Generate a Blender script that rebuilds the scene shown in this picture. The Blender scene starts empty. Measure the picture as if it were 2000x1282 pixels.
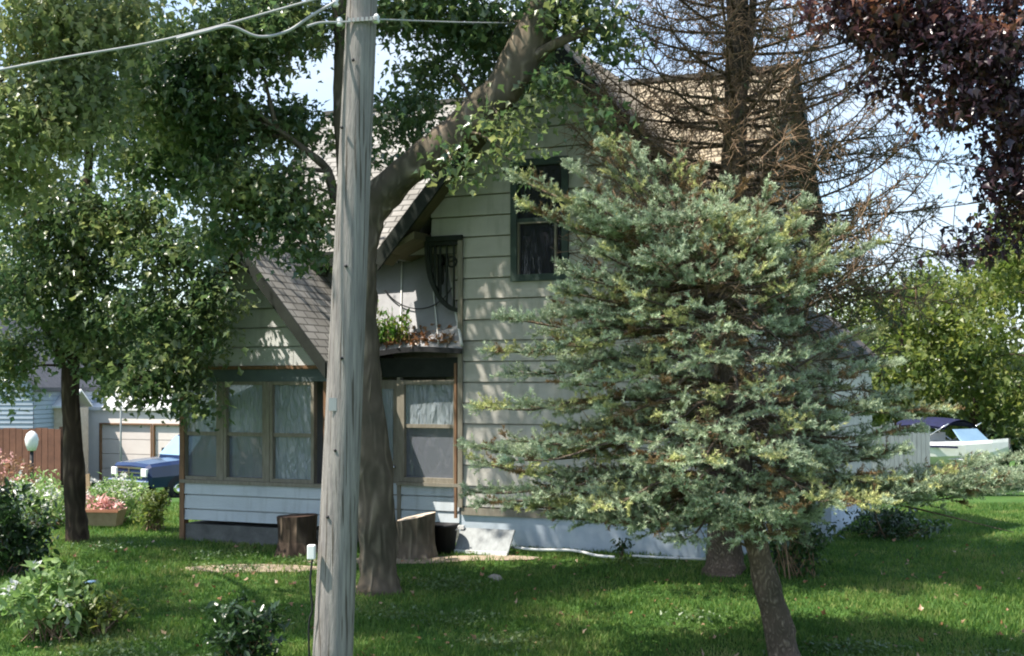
import bpy, math, random
import numpy as np
from mathutils import Vector, Matrix, noise as mnoise
R = math.radians
rng = np.random.default_rng(7); random.seed(7)
scene = bpy.context.scene
COL = scene.collection

# ------------------------------------------------------------ camera, world, sun, exposure
CAMZ, F, HOR = 2.5, 2500.0, 760.0
cam_d = bpy.data.cameras.new("camera"); cam = bpy.data.objects.new("camera", cam_d); COL.objects.link(cam)
cam.location = (0, 0, CAMZ); cam.rotation_euler = (R(90), 0, 0)
cam_d.sensor_width = 36; cam_d.lens = F / 2000 * 36; cam_d.shift_y = (HOR - 641) / 2000
cam_d.clip_end = 6000; cam_d.clip_start = 0.1
scene.camera = cam
SUN_EL, SUN_AZ = R(60), R(-106)      # azimuth measured from +Y (away from camera) clockwise: sun on the left
sdir = Vector((math.sin(SUN_AZ) * math.cos(SUN_EL), math.cos(SUN_AZ) * math.cos(SUN_EL), math.sin(SUN_EL)))
sd = bpy.data.lights.new("sun", 'SUN'); so = bpy.data.objects.new("sun", sd); COL.objects.link(so)
sd.energy = 4.8; sd.angle = R(0.53); sd.color = (1.0, 0.94, 0.84)
so.rotation_euler = sdir.to_track_quat('Z', 'Y').to_euler()
w = bpy.data.worlds.new("World"); scene.world = w; w.use_nodes = True
nt = w.node_tree; nt.nodes.clear()
wo = nt.nodes.new('ShaderNodeOutputWorld'); bg = nt.nodes.new('ShaderNodeBackground')
sky = nt.nodes.new('ShaderNodeTexSky'); sky.sky_type = 'NISHITA'; sky.sun_disc = False
sky.sun_elevation = SUN_EL; sky.sun_rotation = SUN_AZ
bg.inputs['Strength'].default_value = 0.148
tc = nt.nodes.new('ShaderNodeTexCoord'); mp = nt.nodes.new('ShaderNodeMapping'); mp.inputs['Scale'].default_value = (1, 1, 2.6)
ns = nt.nodes.new('ShaderNodeTexNoise'); ns.inputs['Scale'].default_value = 2.2; ns.inputs['Detail'].default_value = 7; ns.inputs['Roughness'].default_value = .6
rp = nt.nodes.new('ShaderNodeValToRGB'); rp.color_ramp.elements[0].position = .44; rp.color_ramp.elements[1].position = .64
mx = nt.nodes.new('ShaderNodeMix'); mx.data_type = 'RGBA'; mx.inputs['B'].default_value = (3.0, 3.5, 4.2, 1)
L = nt.links.new
L(tc.outputs['Generated'], mp.inputs['Vector']); L(mp.outputs['Vector'], ns.inputs['Vector']); L(ns.outputs['Fac'], rp.inputs['Fac'])
L(rp.outputs['Color'], mx.inputs['Factor']); L(sky.outputs['Color'], mx.inputs['A']); L(mx.outputs['Result'], bg.inputs['Color']); L(bg.outputs['Background'], wo.inputs['Surface'])
scene.view_settings.view_transform = 'Standard'; scene.view_settings.look = 'None'
scene.view_settings.exposure = 1.1; scene.view_settings.gamma = 1
scene.render.engine = 'CYCLES'
scene.cycles.filter_width = 2.0; scene.cycles.max_bounces = 8; scene.cycles.transparent_max_bounces = 12

# ------------------------------------------------------------ helpers
def P(px, py, Y):
    return Vector(((px - 1000) / F * Y, Y, CAMZ + (HOR - py) / F * Y))
GY = [0, 8, 10, 14.2, 16.3, 21, 27, 36, 50, 90, 4000]
GZ = [-.1, -.03, 0, .25, .38, .43, .12, -.55, -1.2, -1.4, -1.4]
def ground(x, y):
    z = np.interp(y, GY, GZ)
    return z + .025 * np.sin(np.asarray(x) * .9 + 1.3) * np.cos(np.asarray(y) * .7) * np.clip((40 - np.asarray(y)) / 20, 0, 1)
def on_ground(px, Y):
    x = (px - 1000) / F * Y
    return Vector((x, Y, float(ground(x, Y))))

def tag(o, label=None, cat=None, group=None, kind=None):
    if label: o['label'] = label
    if cat: o['category'] = cat
    if group: o['group'] = group
    if kind: o['kind'] = kind
    return o
def thing(name, label, cat, loc=(0, 0, 0), rz=0, group=None):
    o = bpy.data.objects.new(name, None); COL.objects.link(o); o.location = loc; o.rotation_euler = (0, 0, rz)
    o.empty_display_size = .2
    return tag(o, label, cat, group)
def part_loc(parent):
    return Vector(parent.location) if parent is not None and parent.type == 'EMPTY' else Vector((0, 0, 0))

def mesh_arrays(name, V, Fa, mat, parent=None, cols=None, uv=None, smooth=False, local=False, origin=None):
    """fast mesh: V (n,3) world coords, Fa (m,k)"""
    V = np.asarray(V, dtype=np.float32); Fa = np.asarray(Fa, dtype=np.int32)
    o_ = None
    if parent is not None and not local:
        V = V - np.array(world_loc(parent), dtype=np.float32)
    if origin is not None:
        V = V - np.array(origin, dtype=np.float32)
    me = bpy.data.meshes.new(name)
    m, k = Fa.shape
    me.vertices.add(len(V)); me.vertices.foreach_set('co', V.ravel())
    me.loops.add(m * k); me.loops.foreach_set('vertex_index', Fa.ravel())
    me.polygons.add(m); me.polygons.foreach_set('loop_start', np.arange(0, m * k, k, dtype=np.int32))
    me.polygons.foreach_set('loop_total', np.full(m, k, dtype=np.int32))
    if smooth: me.polygons.foreach_set('use_smooth', np.ones(m, dtype=bool))
    me.update(calc_edges=True)
    if cols is not None:
        ca = me.color_attributes.new('tone', 'FLOAT_COLOR', 'POINT')
        ca.data.foreach_set('color', np.asarray(cols, dtype=np.float32).ravel())
    me.materials.append(mat)
    o = bpy.data.objects.new(name, me); COL.objects.link(o)
    if parent is not None: o.parent = parent
    if origin is not None: o.location = origin
    return o
def world_loc(o):
    v = Vector(o.location); p = o.parent
    while p is not None:
        v = v + Vector(p.location); p = p.parent
    return v

class MB:
    def __init__(s): s.v = []; s.f = []; s.uv = []; s.sm = []
    def quad(s, pts, uv=None, smooth=False):
        i = len(s.v); s.v += [tuple(p) for p in pts]; s.f.append(tuple(range(i, i + len(pts))))
        s.uv.append(uv); s.sm.append(smooth); return s
    def box(s, x0, x1, y0, y1, z0, z1):
        p = [(x0,y0,z0),(x1,y0,z0),(x1,y1,z0),(x0,y1,z0),(x0,y0,z1),(x1,y0,z1),(x1,y1,z1),(x0,y1,z1)]
        s.hexa(p); return s
    def hexa(s, p):
        i = len(s.v); s.v += [tuple(q) for q in p]
        for f in ((0,3,2,1),(4,5,6,7),(0,1,5,4),(1,2,6,5),(2,3,7,6),(3,0,4,7)):
            s.f.append(tuple(i + k for k in f)); s.uv.append(None); s.sm.append(False)
        return s
    def bar(s, p, q, w, h, up=Vector((0,0,1))):
        p, q = Vector(p), Vector(q); d = (q - p).normalized()
        sx = d.cross(up)
        sx = sx.normalized() if sx.length > 1e-4 else Vector((1,0,0))
        uz = sx.cross(d).normalized()
        pts = []
        for c in (p, q):
            for a, b in ((-1,-1),(1,-1),(1,1),(-1,1)): pts.append(c + sx * a * w / 2 + uz * b * h / 2)
        s.hexa(pts); return s
    def tube(s, path, rad, n=8, caps=True, wob=0., seed=0):
        path = [Vector(p) for p in path]; m = len(path)
        if not hasattr(rad, '__len__'): rad = [rad] * m
        i0 = len(s.v); ref = Vector((.3, .1, 1)).normalized()
        for k, p in enumerate(path):
            d = (path[min(k + 1, m - 1)] - path[max(k - 1, 0)]).normalized()
            if k == 0:
                a = d.cross(ref)
                if a.length < .15: a = d.cross(Vector((1, 0, 0)))
            else: a = prev - d * prev.dot(d)
            a.normalize(); prev = a.copy(); b = d.cross(a).normalized()
            for j in range(n):
                t = 2 * math.pi * j / n
                r = rad[k] * (1 + wob * mnoise.noise(Vector((math.cos(t) * 1.5 + seed, math.sin(t) * 1.5, k * .6))))
                s.v.append(tuple(p + a * math.cos(t) * r + b * math.sin(t) * r))
        for k in range(m - 1):
            for j in range(n):
                j2 = (j + 1) % n
                s.f.append((i0 + k*n + j, i0 + k*n + j2, i0 + (k+1)*n + j2, i0 + (k+1)*n + j)); s.uv.append(None); s.sm.append(True)
        if caps:
            s.f.append(tuple(i0 + j for j in range(n))[::-1]); s.uv.append(None); s.sm.append(False)
            s.f.append(tuple(i0 + (m-1)*n + j for j in range(n))); s.uv.append(None); s.sm.append(False)
        return s
    def lathe(s, prof, n=16, c=(0,0,0)):
        i0 = len(s.v)
        for r, z in prof:
            for j in range(n):
                t = 2 * math.pi * j / n; s.v.append((c[0] + r * math.cos(t), c[1] + r * math.sin(t), c[2] + z))
        for k in range(len(prof) - 1):
            for j in range(n):
                j2 = (j + 1) % n
                s.f.append((i0 + k*n + j, i0 + k*n + j2, i0 + (k+1)*n + j2, i0 + (k+1)*n + j)); s.uv.append(None); s.sm.append(True)
        return s
    def build(s, name, mat, parent=None, world=False, origin=None, bevel=0, label=None):
        v = s.v
        if world and parent is not None:
            L0 = world_loc(parent); v = [tuple(Vector(p) - L0) for p in v]
        if origin is not None: v = [tuple(Vector(p) - Vector(origin)) for p in v]
        me = bpy.data.meshes.new(name); me.from_pydata(v, [], s.f)
        if any(u is not None for u in s.uv):
            ul = me.uv_layers.new(name='uv')
            for poly, u in zip(me.polygons, s.uv):
                if u is not None:
                    for li, c in zip(poly.loop_indices, u): ul.data[li].uv = c
        me.polygons.foreach_set('use_smooth', s.sm)
        me.materials.append(mat); me.update()
        o = bpy.data.objects.new(name, me); COL.objects.link(o)
        if parent is not None: o.parent = parent
        if origin is not None: o.location = origin
        if bevel:
            b = o.modifiers.new('bevel', 'BEVEL'); b.width = bevel; b.segments = 2; b.limit_method = 'ANGLE'
        if label: o['label'] = label
        return o

def spline(pts, n=6):
    pts = [Vector(p) for p in pts]; q = [2*pts[0]-pts[1]] + pts + [2*pts[-1]-pts[-2]]; out = []
    for i in range(1, len(q) - 2):
        for k in range(n):
            t = k / n; a, b, c, d = q[i-1], q[i], q[i+1], q[i+2]
            out.append(.5 * ((2*b) + (c-a)*t + (2*a-5*b+4*c-d)*t*t + (3*b-a-3*c+d)*t**3))
    out.append(pts[-1]); return out
def lerp_list(vals, m):
    return list(np.interp(np.linspace(0, len(vals)-1, m), range(len(vals)), vals))

# ------------------------------------------------------------ materials
def new_mat(name):
    m = bpy.data.materials.new(name); m.use_nodes = True
    n = m.node_tree.nodes; b = n['Principled BSDF']; return m, n, m.node_tree.links.new, b
def mat(name, c1, c2=None, scale=4., rough=.85, bump=0., bscale=None, detail=6, stretch=(1,1,1), metallic=0., spec=.3, c3=None):
    m, n, L, b = new_mat(name)
    b.inputs['Roughness'].default_value = rough; b.inputs['Metallic'].default_value = metallic; b.inputs['Specular IOR Level'].default_value = spec
    if c2 is None: c2 = tuple(x * .8 for x in c1)
    tc = n.new('ShaderNodeTexCoord'); mp = n.new('ShaderNodeMapping'); mp.inputs['Scale'].default_value = stretch
    nz = n.new('ShaderNodeTexNoise'); nz.inputs['Scale'].default_value = scale; nz.inputs['Detail'].default_value = detail; nz.inputs['Roughness'].default_value = .62
    cr = n.new('ShaderNodeValToRGB'); e = cr.color_ramp.elements
    e[0].position = .32; e[0].color = (*c2, 1); e[1].position = .68; e[1].color = (*c1, 1)
    if c3: x = e.new(.8); x.color = (*c3, 1)
    L(tc.outputs['Object'], mp.inputs['Vector']); L(mp.outputs['Vector'], nz.inputs['Vector']); L(nz.outputs['Fac'], cr.inputs['Fac']); L(cr.outputs['Color'], b.inputs['Base Color'])
    if bump:
        n2 = n.new('ShaderNodeTexNoise'); n2.inputs['Scale'].default_value = bscale or scale * 4; n2.inputs['Detail'].default_value = 5
        bp = n.new('ShaderNodeBump'); bp.inputs['Strength'].default_value = bump; bp.inputs['Distance'].default_value = .03
        L(mp.outputs['Vector'], n2.inputs['Vector']); L(n2.outputs['Fac'], bp.inputs['Height']); L(bp.outputs['Normal'], b.inputs['Normal'])
    return m
def leaf_mat(name, cols, trans=.35, rough=.4, spec=.5, tone=False):
    m, n, L, b = new_mat(name)
    g = n.new('ShaderNodeNewGeometry'); cr = n.new('ShaderNodeValToRGB'); e = cr.color_ramp.elements
    e[0].position = 0; e[0].color = (*cols[0], 1); e[1].position = 1; e[1].color = (*cols[-1], 1)
    for i, c in enumerate(cols[1:-1]): x = e.new((i + 1) / (len(cols) - 1)); x.color = (*c, 1)
    # clump-sized variation plus per-leaf variation
    tc = n.new('ShaderNodeTexCoord'); nz = n.new('ShaderNodeTexNoise'); nz.inputs['Scale'].default_value = 1.3; nz.inputs['Detail'].default_value = 3
    L(tc.outputs['Object'], nz.inputs['Vector'])
    ma = n.new('ShaderNodeMath'); ma.operation = 'MULTIPLY_ADD'; ma.inputs[1].default_value = .55
    sb = n.new('ShaderNodeMath'); sb.operation = 'MULTIPLY_ADD'; sb.inputs[1].default_value = 1.6; sb.inputs[2].default_value = -.55
    L(nz.outputs['Fac'], sb.inputs[0]); L(g.outputs['Random Per Island'], ma.inputs[0]); L(sb.outputs['Value'], ma.inputs[2])
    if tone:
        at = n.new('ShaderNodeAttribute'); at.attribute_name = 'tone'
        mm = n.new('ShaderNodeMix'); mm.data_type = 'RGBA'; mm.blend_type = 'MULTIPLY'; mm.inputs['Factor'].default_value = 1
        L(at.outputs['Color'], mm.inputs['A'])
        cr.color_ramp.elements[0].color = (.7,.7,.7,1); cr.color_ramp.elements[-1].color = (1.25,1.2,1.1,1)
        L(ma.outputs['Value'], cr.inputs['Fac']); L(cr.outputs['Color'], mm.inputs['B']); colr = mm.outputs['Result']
    else:
        L(ma.outputs['Value'], cr.inputs['Fac']); colr = cr.outputs['Color']
    L(colr, b.inputs['Base Color']); b.inputs['Roughness'].default_value = rough; b.inputs['Specular IOR Level'].default_value = spec
    if trans:
        tr = n.new('ShaderNodeBsdfTranslucent'); mxs = n.new('ShaderNodeMixShader'); mxs.inputs[0].default_value = trans
        hs = n.new('ShaderNodeHueSaturation'); hs.inputs['Value'].default_value = 1.7; hs.inputs['Saturation'].default_value = 1.1
        L(colr, hs.inputs['Color']); L(hs.outputs['Color'], tr.inputs['Color'])
        L(b.outputs[0], mxs.inputs[1]); L(tr.outputs[0], mxs.inputs[2]); L(mxs.outputs[0], n['Material Output'].inputs['Surface'])
    return m
def siding_mat(name, c, c2, stain):
    m = mat(name, c, c2, 1.6, rough=.7, bump=.12, bscale=30, stretch=(1, 1, 2.5))
    n = m.node_tree.nodes; L = m.node_tree.links.new; b = n['Principled BSDF']
    src = b.inputs['Base Color'].links[0].from_socket
    tc = n.new('ShaderNodeTexCoord'); mp = n.new('ShaderNodeMapping'); mp.inputs['Scale'].default_value = (6, 6, .7)
    nz = n.new('ShaderNodeTexNoise'); nz.inputs['Scale'].default_value = 1.5; nz.inputs['Detail'].default_value = 8
    cr = n.new('ShaderNodeValToRGB'); cr.color_ramp.elements[0].position = .52; cr.color_ramp.elements[1].position = .8
    mx = n.new('ShaderNodeMix'); mx.data_type = 'RGBA'; mx.inputs['B'].default_value = (*stain, 1)
    sc = n.new('ShaderNodeMath'); sc.operation = 'MULTIPLY'; sc.inputs[1].default_value = .55
    L(tc.outputs['Object'], mp.inputs['Vector']); L(mp.outputs['Vector'], nz.inputs['Vector']); L(nz.outputs['Fac'], cr.inputs['Fac'])
    L(cr.outputs['Color'], sc.inputs[0]); L(sc.outputs['Value'], mx.inputs['Factor']); L(src, mx.inputs['A']); L(mx.outputs['Result'], b.inputs['Base Color'])
    return m
def shingle_mat(name, c1, c2, c3):
    m, n, L, b = new_mat(name); b.inputs['Roughness'].default_value = .9; b.inputs['Specular IOR Level'].default_value = .25
    uv = n.new('ShaderNodeUVMap'); uv.uv_map = 'uv'
    br = n.new('ShaderNodeTexBrick'); br.inputs['Scale'].default_value = 1; br.inputs['Brick Width'].default_value = .26; br.inputs['Row Height'].default_value = .13
    br.inputs['Mortar Size'].default_value = .012; br.inputs['Color1'].default_value = (*c1, 1); br.inputs['Color2'].default_value = (*c2, 1); br.inputs['Mortar'].default_value = (*c3, 1)
    nz = n.new('ShaderNodeTexNoise'); nz.inputs['Scale'].default_value = 1.7; nz.inputs['Detail'].default_value = 7
    mm = n.new('ShaderNodeMix'); mm.data_type = 'RGBA'; mm.blend_type = 'MULTIPLY'; mm.inputs['Factor'].default_value = .8
    cr = n.new('ShaderNodeValToRGB'); cr.color_ramp.elements[0].position = .35; cr.color_ramp.elements[0].color = (.55,.53,.5,1); cr.color_ramp.elements[1].position = .65
    L(uv.outputs[0], br.inputs['Vector']); L(uv.outputs[0], nz.inputs['Vector']); L(nz.outputs['Fac'], cr.inputs['Fac'])
    L(br.outputs['Color'], mm.inputs['A']); L(cr.outputs['Color'], mm.inputs['B']); L(mm.outputs['Result'], b.inputs['Base Color'])
    bp = n.new('ShaderNodeBump'); bp.invert = True; bp.inputs['Strength'].default_value = .7; bp.inputs['Distance'].default_value = .015
    L(br.outputs['Fac'], bp.inputs['Height']); L(bp.outputs['Normal'], b.inputs['Normal'])
    return m

M = {}
M['siding'] = siding_mat('cream_siding', (.55,.52,.465), (.45,.425,.38), (.22,.21,.14))
M['siding_white'] = siding_mat('pale_blue_white_siding', (.56,.60,.63), (.48,.52,.55), (.26,.28,.27))
M['shingle'] = shingle_mat('grey_shingles', (.36,.345,.325), (.27,.26,.245), (.12,.115,.105))
M['shingle_tan'] = shingle_mat('tan_shingles', (.45,.38,.28), (.33,.28,.205), (.13,.105,.08))
M['metal_roof'] = mat('grey_sheet_roof', (.29,.29,.30), (.22,.22,.23), 3, rough=.6, bump=.15, stretch=(1,1,.5))
M['fascia'] = mat('dark_green_grey_trim', (.026,.032,.026), (.014,.017,.014), 6, rough=.8)
M['soffit'] = mat('olive_soffit_boards', (.15,.13,.07), (.10,.085,.05), 5, rough=.8, stretch=(1,6,1))
M['trim_tan'] = mat('tan_bare_wood_trim', (.28,.255,.205), (.19,.165,.125), 5, rough=.8, stretch=(5,5,1))
M['trim_brown'] = mat('brown_wood_post', (.27,.15,.08), (.15,.085,.05), 5, rough=.8, stretch=(6,6,1))
M['trim_green'] = mat('green_black_window_trim', (.06,.09,.075), (.035,.05,.045), 5, rough=.6)
M['found'] = mat('grey_block_foundation', (.17,.17,.16), (.09,.09,.085), 4, rough=.95, bump=.4)
M['found_white'] = mat('painted_pale_foundation', (.56,.62,.68), (.42,.48,.55), 2.5, rough=.85, bump=.2)  # bluish cast of the shade is mixed into the pale paint colour
M['interior'] = mat('porch_interior_boards', (.22,.21,.2), (.15,.145,.14), 3)
M['curtain'] = mat('white_curtain', (.8,.8,.78), (.6,.6,.6), 3)
M['bark'] = mat('grey_brown_bark', (.16,.13,.10), (.045,.036,.028), 9, rough=.95, bump=1.0, bscale=16, stretch=(1.6,1.6,.25))
M['bark_dark'] = mat('dark_bark', (.07,.05,.04), (.03,.022,.018), 6, rough=.95, bump=1.0, bscale=14, stretch=(1,1,.3))
M['bark_spruce'] = mat('scaly_red_brown_bark', (.20,.155,.125), (.035,.025,.02), 16, rough=.95, bump=1.0, bscale=24, stretch=(1,1,.6))
M['twig'] = mat('dry_brown_twigs', (.34,.225,.14), (.15,.10,.065), 8)
def bark_mat(name, c1, c2, sc=5, st=.28, dist=.06):
    m, n, L, b = new_mat(name); b.inputs['Roughness'].default_value = .95; b.inputs['Specular IOR Level'].default_value = .15
    tc = n.new('ShaderNodeTexCoord'); mp = n.new('ShaderNodeMapping'); mp.inputs['Scale'].default_value = (1, 1, st)
    a = n.new('ShaderNodeTexNoise'); a.noise_type = 'RIDGED_MULTIFRACTAL'; a.inputs['Scale'].default_value = sc * 1.6; a.inputs['Detail'].default_value = 5; a.inputs['Distortion'].default_value = .5
    v = n.new('ShaderNodeTexNoise'); v.inputs['Scale'].default_value = 2.2; v.inputs['Detail'].default_value = 8
    cr = n.new('ShaderNodeValToRGB'); cr.color_ramp.elements[0].position = .0; cr.color_ramp.elements[0].color = (*c2, 1); cr.color_ramp.elements[1].position = .6; cr.color_ramp.elements[1].color = (*c1, 1)
    c3 = n.new('ShaderNodeValToRGB'); c3.color_ramp.elements[0].position = .35; c3.color_ramp.elements[0].color = (.55,.58,.5,1); c3.color_ramp.elements[1].position = .7; c3.color_ramp.elements[1].color = (1.2,1.12,1.05,1)
    mm = n.new('ShaderNodeMix'); mm.data_type = 'RGBA'; mm.blend_type = 'MULTIPLY'; mm.inputs['Factor'].default_value = 1
    bp = n.new('ShaderNodeBump'); bp.inputs['Strength'].default_value = 1; bp.inputs['Distance'].default_value = dist
    L(tc.outputs['Object'], mp.inputs['Vector']); L(mp.outputs['Vector'], a.inputs['Vector']); L(tc.outputs['Object'], v.inputs['Vector']); L(a.outputs['Fac'], cr.inputs['Fac']); L(v.outputs['Fac'], c3.inputs['Fac'])
    L(cr.outputs['Color'], mm.inputs['A']); L(c3.outputs['Color'], mm.inputs['B']); L(mm.outputs['Result'], b.inputs['Base Color']); L(a.outputs['Fac'], bp.inputs['Height']); L(bp.outputs['Normal'], b.inputs['Normal']); return m
M['bark_spruce'] = bark_mat('scaly_brown_bark', (.40,.32,.26), (.11,.085,.07), 19, .55, .03)
M['bark_dark'] = bark_mat('dark_bark', (.22,.165,.13), (.055,.04,.033), 6)
M['bark'] = bark_mat('grey_brown_bark', (.42,.35,.28), (.12,.10,.08), 6)
def pole_mat():
    m = mat('weathered_pole_wood', (.33,.305,.28), (.17,.155,.15), 7, rough=.9, bump=.6, bscale=40, stretch=(5,5,.25))
    n = m.node_tree.nodes; L = m.node_tree.links.new; b = n['Principled BSDF']; src = b.inputs['Base Color'].links[0].from_socket
    tc = n.new('ShaderNodeTexCoord'); mp = n.new('ShaderNodeMapping'); mp.inputs['Scale'].default_value = (38, 38, .8)
    nz = n.new('ShaderNodeTexNoise'); nz.inputs['Scale'].default_value = 1.3; nz.inputs['Detail'].default_value = 6
    cr = n.new('ShaderNodeValToRGB'); cr.color_ramp.elements[0].position = .57; cr.color_ramp.elements[1].position = .63
    mx = n.new('ShaderNodeMix'); mx.data_type = 'RGBA'; mx.inputs['B'].default_value = (.09,.075,.06,1)
    L(tc.outputs['Object'], mp.inputs['Vector']); L(mp.outputs['Vector'], nz.inputs['Vector']); L(nz.outputs['Fac'], cr.inputs['Fac'])
    L(cr.outputs['Color'], mx.inputs['Factor']); L(src, mx.inputs['A']); L(mx.outputs['Result'], b.inputs['Base Color']); return m
M['pole'] = pole_mat()
M['wire'] = mat('pale_cable', (.42,.42,.41), (.3,.3,.3), 5, rough=.5)
M['black'] = mat('black_rubber', (.02,.02,.022), (.012,.012,.014), 5, rough=.6)
M['white'] = mat('white_paint', (.78,.78,.76), (.66,.66,.65), 4, rough=.5)
M['chrome'] = mat('chrome', (.8,.8,.82), (.7,.7,.72), 4, rough=.15, metallic=1)
M['blue_paint'] = mat('dark_blue_car_paint', (.007,.02,.075), (.006,.018,.065), 2, rough=.15, spec=.6)
M['glass_car'] = mat('tinted_car_glass', (.25,.38,.5), (.2,.32,.45), 2, rough=.08, spec=.8)
M['brick'] = mat('terracotta_boards', (.28,.13,.085), (.18,.085,.06), 3, rough=.9)
M['garage'] = mat('cream_stucco', (.80,.74,.70), (.74,.68,.63), 2, rough=.9)
M['garage_door'] = mat('beige_garage_door', (.70,.64,.60), (.64,.58,.54), 2, rough=.8)
M['greyblue'] = mat('grey_blue_clapboard', (.36,.42,.48), (.30,.35,.41), 2, rough=.8)
M['darkroof'] = mat('dark_roofing', (.10,.10,.11), (.06,.06,.07), 5)
M['whiteroof'] = mat('white_metal_roof', (.75,.75,.73), (.65,.65,.64), 2, rough=.5)
M['navy'] = mat('navy_canvas', (.01,.012,.05), (.006,.008,.03), 5, rough=.8)
M['wood_grey'] = mat('pale_weathered_boards', (.34,.36,.36), (.24,.25,.25), 3, rough=.9, stretch=(6,6,1))
M['wood_dark'] = mat('dark_brown_wood', (.09,.05,.035), (.04,.025,.018), 6, rough=.9)
M['wood_tan'] = mat('tan_wood', (.38,.28,.18), (.26,.18,.11), 6, rough=.85)
M['wood_pale'] = mat('pale_plank_top', (.62,.52,.42), (.5,.4,.3), 6, rough=.85)
M['terracotta'] = mat('terracotta_pot', (.45,.2,.12), (.35,.15,.09), 5)
M['rock'] = mat('pale_rock', (.36,.32,.28), (.24,.21,.18), 8, bump=.5)
M['dirt'] = mat('bare_dirt', (.36,.29,.22), (.25,.20,.14), 7, rough=1, bump=.5)
M['maple'] = leaf_mat('maple_leaves', [(.035,.08,.04), (.075,.125,.055), (.13,.175,.07), (.27,.29,.12)], trans=.42, rough=.3, spec=.7)
M['maple_yellow'] = leaf_mat('lime_maple_leaves', [(.10,.14,.06), (.19,.23,.10), (.38,.38,.18)], trans=.4, rough=.35, spec=.5)
M['purple'] = leaf_mat('purple_maple_leaves', [(.02,.014,.024), (.035,.02,.028), (.06,.03,.035), (.28,.13,.08)], trans=.3, rough=.3, spec=.6)  # orange end of the ramp stands for sunlit leaves
M['bright_leaf'] = leaf_mat('yellow_green_leaves', [(.06,.10,.03), (.12,.16,.04), (.24,.25,.07)], trans=.4)
M['shrub_dark'] = leaf_mat('dark_shrub_leaves', [(.012,.03,.012), (.03,.06,.02), (.05,.10,.03)], trans=.2, rough=.3, spec=.6)
M['shrub_pale'] = leaf_mat('pale_green_leaves', [(.12,.21,.07), (.20,.30,.10), (.36,.43,.19)], trans=.35, rough=.4)
M['petal'] = leaf_mat('white_petals', [(.55,.54,.52), (.7,.7,.68)], trans=.2)
M['petal_pink'] = leaf_mat('pink_petals', [(.6,.3,.3), (.7,.45,.42)], trans=.2)
M['litter'] = leaf_mat('dead_leaves', [(.12,.05,.02), (.28,.14,.07), (.45,.33,.22)], trans=.1)
M['weed'] = leaf_mat('roof_weeds', [(.05,.12,.025), (.10,.2,.04), (.28,.2,.06)], trans=.35)
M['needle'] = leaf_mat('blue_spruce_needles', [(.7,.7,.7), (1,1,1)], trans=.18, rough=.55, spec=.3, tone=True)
M['clover'] = leaf_mat('clover_leaves', [(.05,.10,.03), (.09,.15,.045), (.14,.19,.07)], trans=.25)
M['grass_blade'] = leaf_mat('grass_blades', [(.040,.094,.022), (.072,.148,.032), (.135,.21,.048), (.26,.27,.10)], trans=.3, rough=.6, spec=.2)

def ground_mat():
    m, n, L, b = new_mat('lawn'); b.inputs['Roughness'].default_value = 1; b.inputs['Specular IOR Level'].default_value = .1
    tc = n.new('ShaderNodeTexCoord')
    n1 = n.new('ShaderNodeTexNoise'); n1.inputs['Scale'].default_value = .7; n1.inputs['Detail'].default_value = 8
    n2 = n.new('ShaderNodeTexNoise'); n2.inputs['Scale'].default_value = 18; n2.inputs['Detail'].default_value = 6
    c1 = n.new('ShaderNodeValToRGB'); e = c1.color_ramp.elements
    e[0].position = .35; e[0].color = (.04,.10,.022,1); e[1].position = .62; e[1].color = (.08,.15,.035,1); x = e.new(.75); x.color = (.14,.155,.045,1)
    c2 = n.new('ShaderNodeValToRGB'); c2.color_ramp.elements[0].color = (.5,.5,.5,1); c2.color_ramp.elements[0].position=.3; c2.color_ramp.elements[1].position=.7; c2.color_ramp.elements[1].color = (1.2,1.2,1.2,1)
    mm = n.new('ShaderNodeMix'); mm.data_type = 'RGBA'; mm.blend_type = 'MULTIPLY'; mm.inputs['Factor'].default_value = 1
    L(tc.outputs['Object'], n1.inputs['Vector']); L(tc.outputs['Object'], n2.inputs['Vector']); L(n1.outputs['Fac'], c1.inputs['Fac']); L(n2.outputs['Fac'], c2.inputs['Fac'])
    L(c1.outputs['Color'], mm.inputs['A']); L(c2.outputs['Color'], mm.inputs['B']); L(mm.outputs['Result'], b.inputs['Base Color'])
    bp = n.new('ShaderNodeBump'); bp.inputs['Distance'].default_value = .05; bp.inputs['Strength'].default_value = .8
    L(n2.outputs['Fac'], bp.inputs['Height']); L(bp.outputs['Normal'], b.inputs['Normal']); return m
M['lawn'] = ground_mat()
def pane_mat(name, col, tr, rough, wr):
    m, n, L, b = new_mat(name); b.inputs['Base Color'].default_value = (*col, 1); b.inputs['Roughness'].default_value = rough; b.inputs['Specular IOR Level'].default_value = .7
    tp = n.new('ShaderNodeBsdfTransparent'); tp.inputs['Color'].default_value = (.8,.88,.92,1); ms = n.new('ShaderNodeMixShader'); ms.inputs[0].default_value = tr
    L(b.outputs[0], ms.inputs[1]); L(tp.outputs[0], ms.inputs[2]); L(ms.outputs[0], n['Material Output'].inputs['Surface'])
    tc = n.new('ShaderNodeTexCoord'); mp = n.new('ShaderNodeMapping'); mp.inputs['Rotation'].default_value = (0, R(35), 0); mp.inputs['Scale'].default_value = (5, 5, 1.3)
    nz = n.new('ShaderNodeTexNoise'); nz.inputs['Scale'].default_value = 2.5; nz.inputs['Detail'].default_value = 3; nz.inputs['Distortion'].default_value = .6
    bp = n.new('ShaderNodeBump'); bp.inputs['Strength'].default_value = wr; bp.inputs['Distance'].default_value = .08
    L(tc.outputs['Object'], mp.inputs['Vector']); L(mp.outputs['Vector'], nz.inputs['Vector']); L(nz.outputs['Fac'], bp.inputs['Height']); L(bp.outputs['Normal'], b.inputs['Normal'])
    return m
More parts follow.
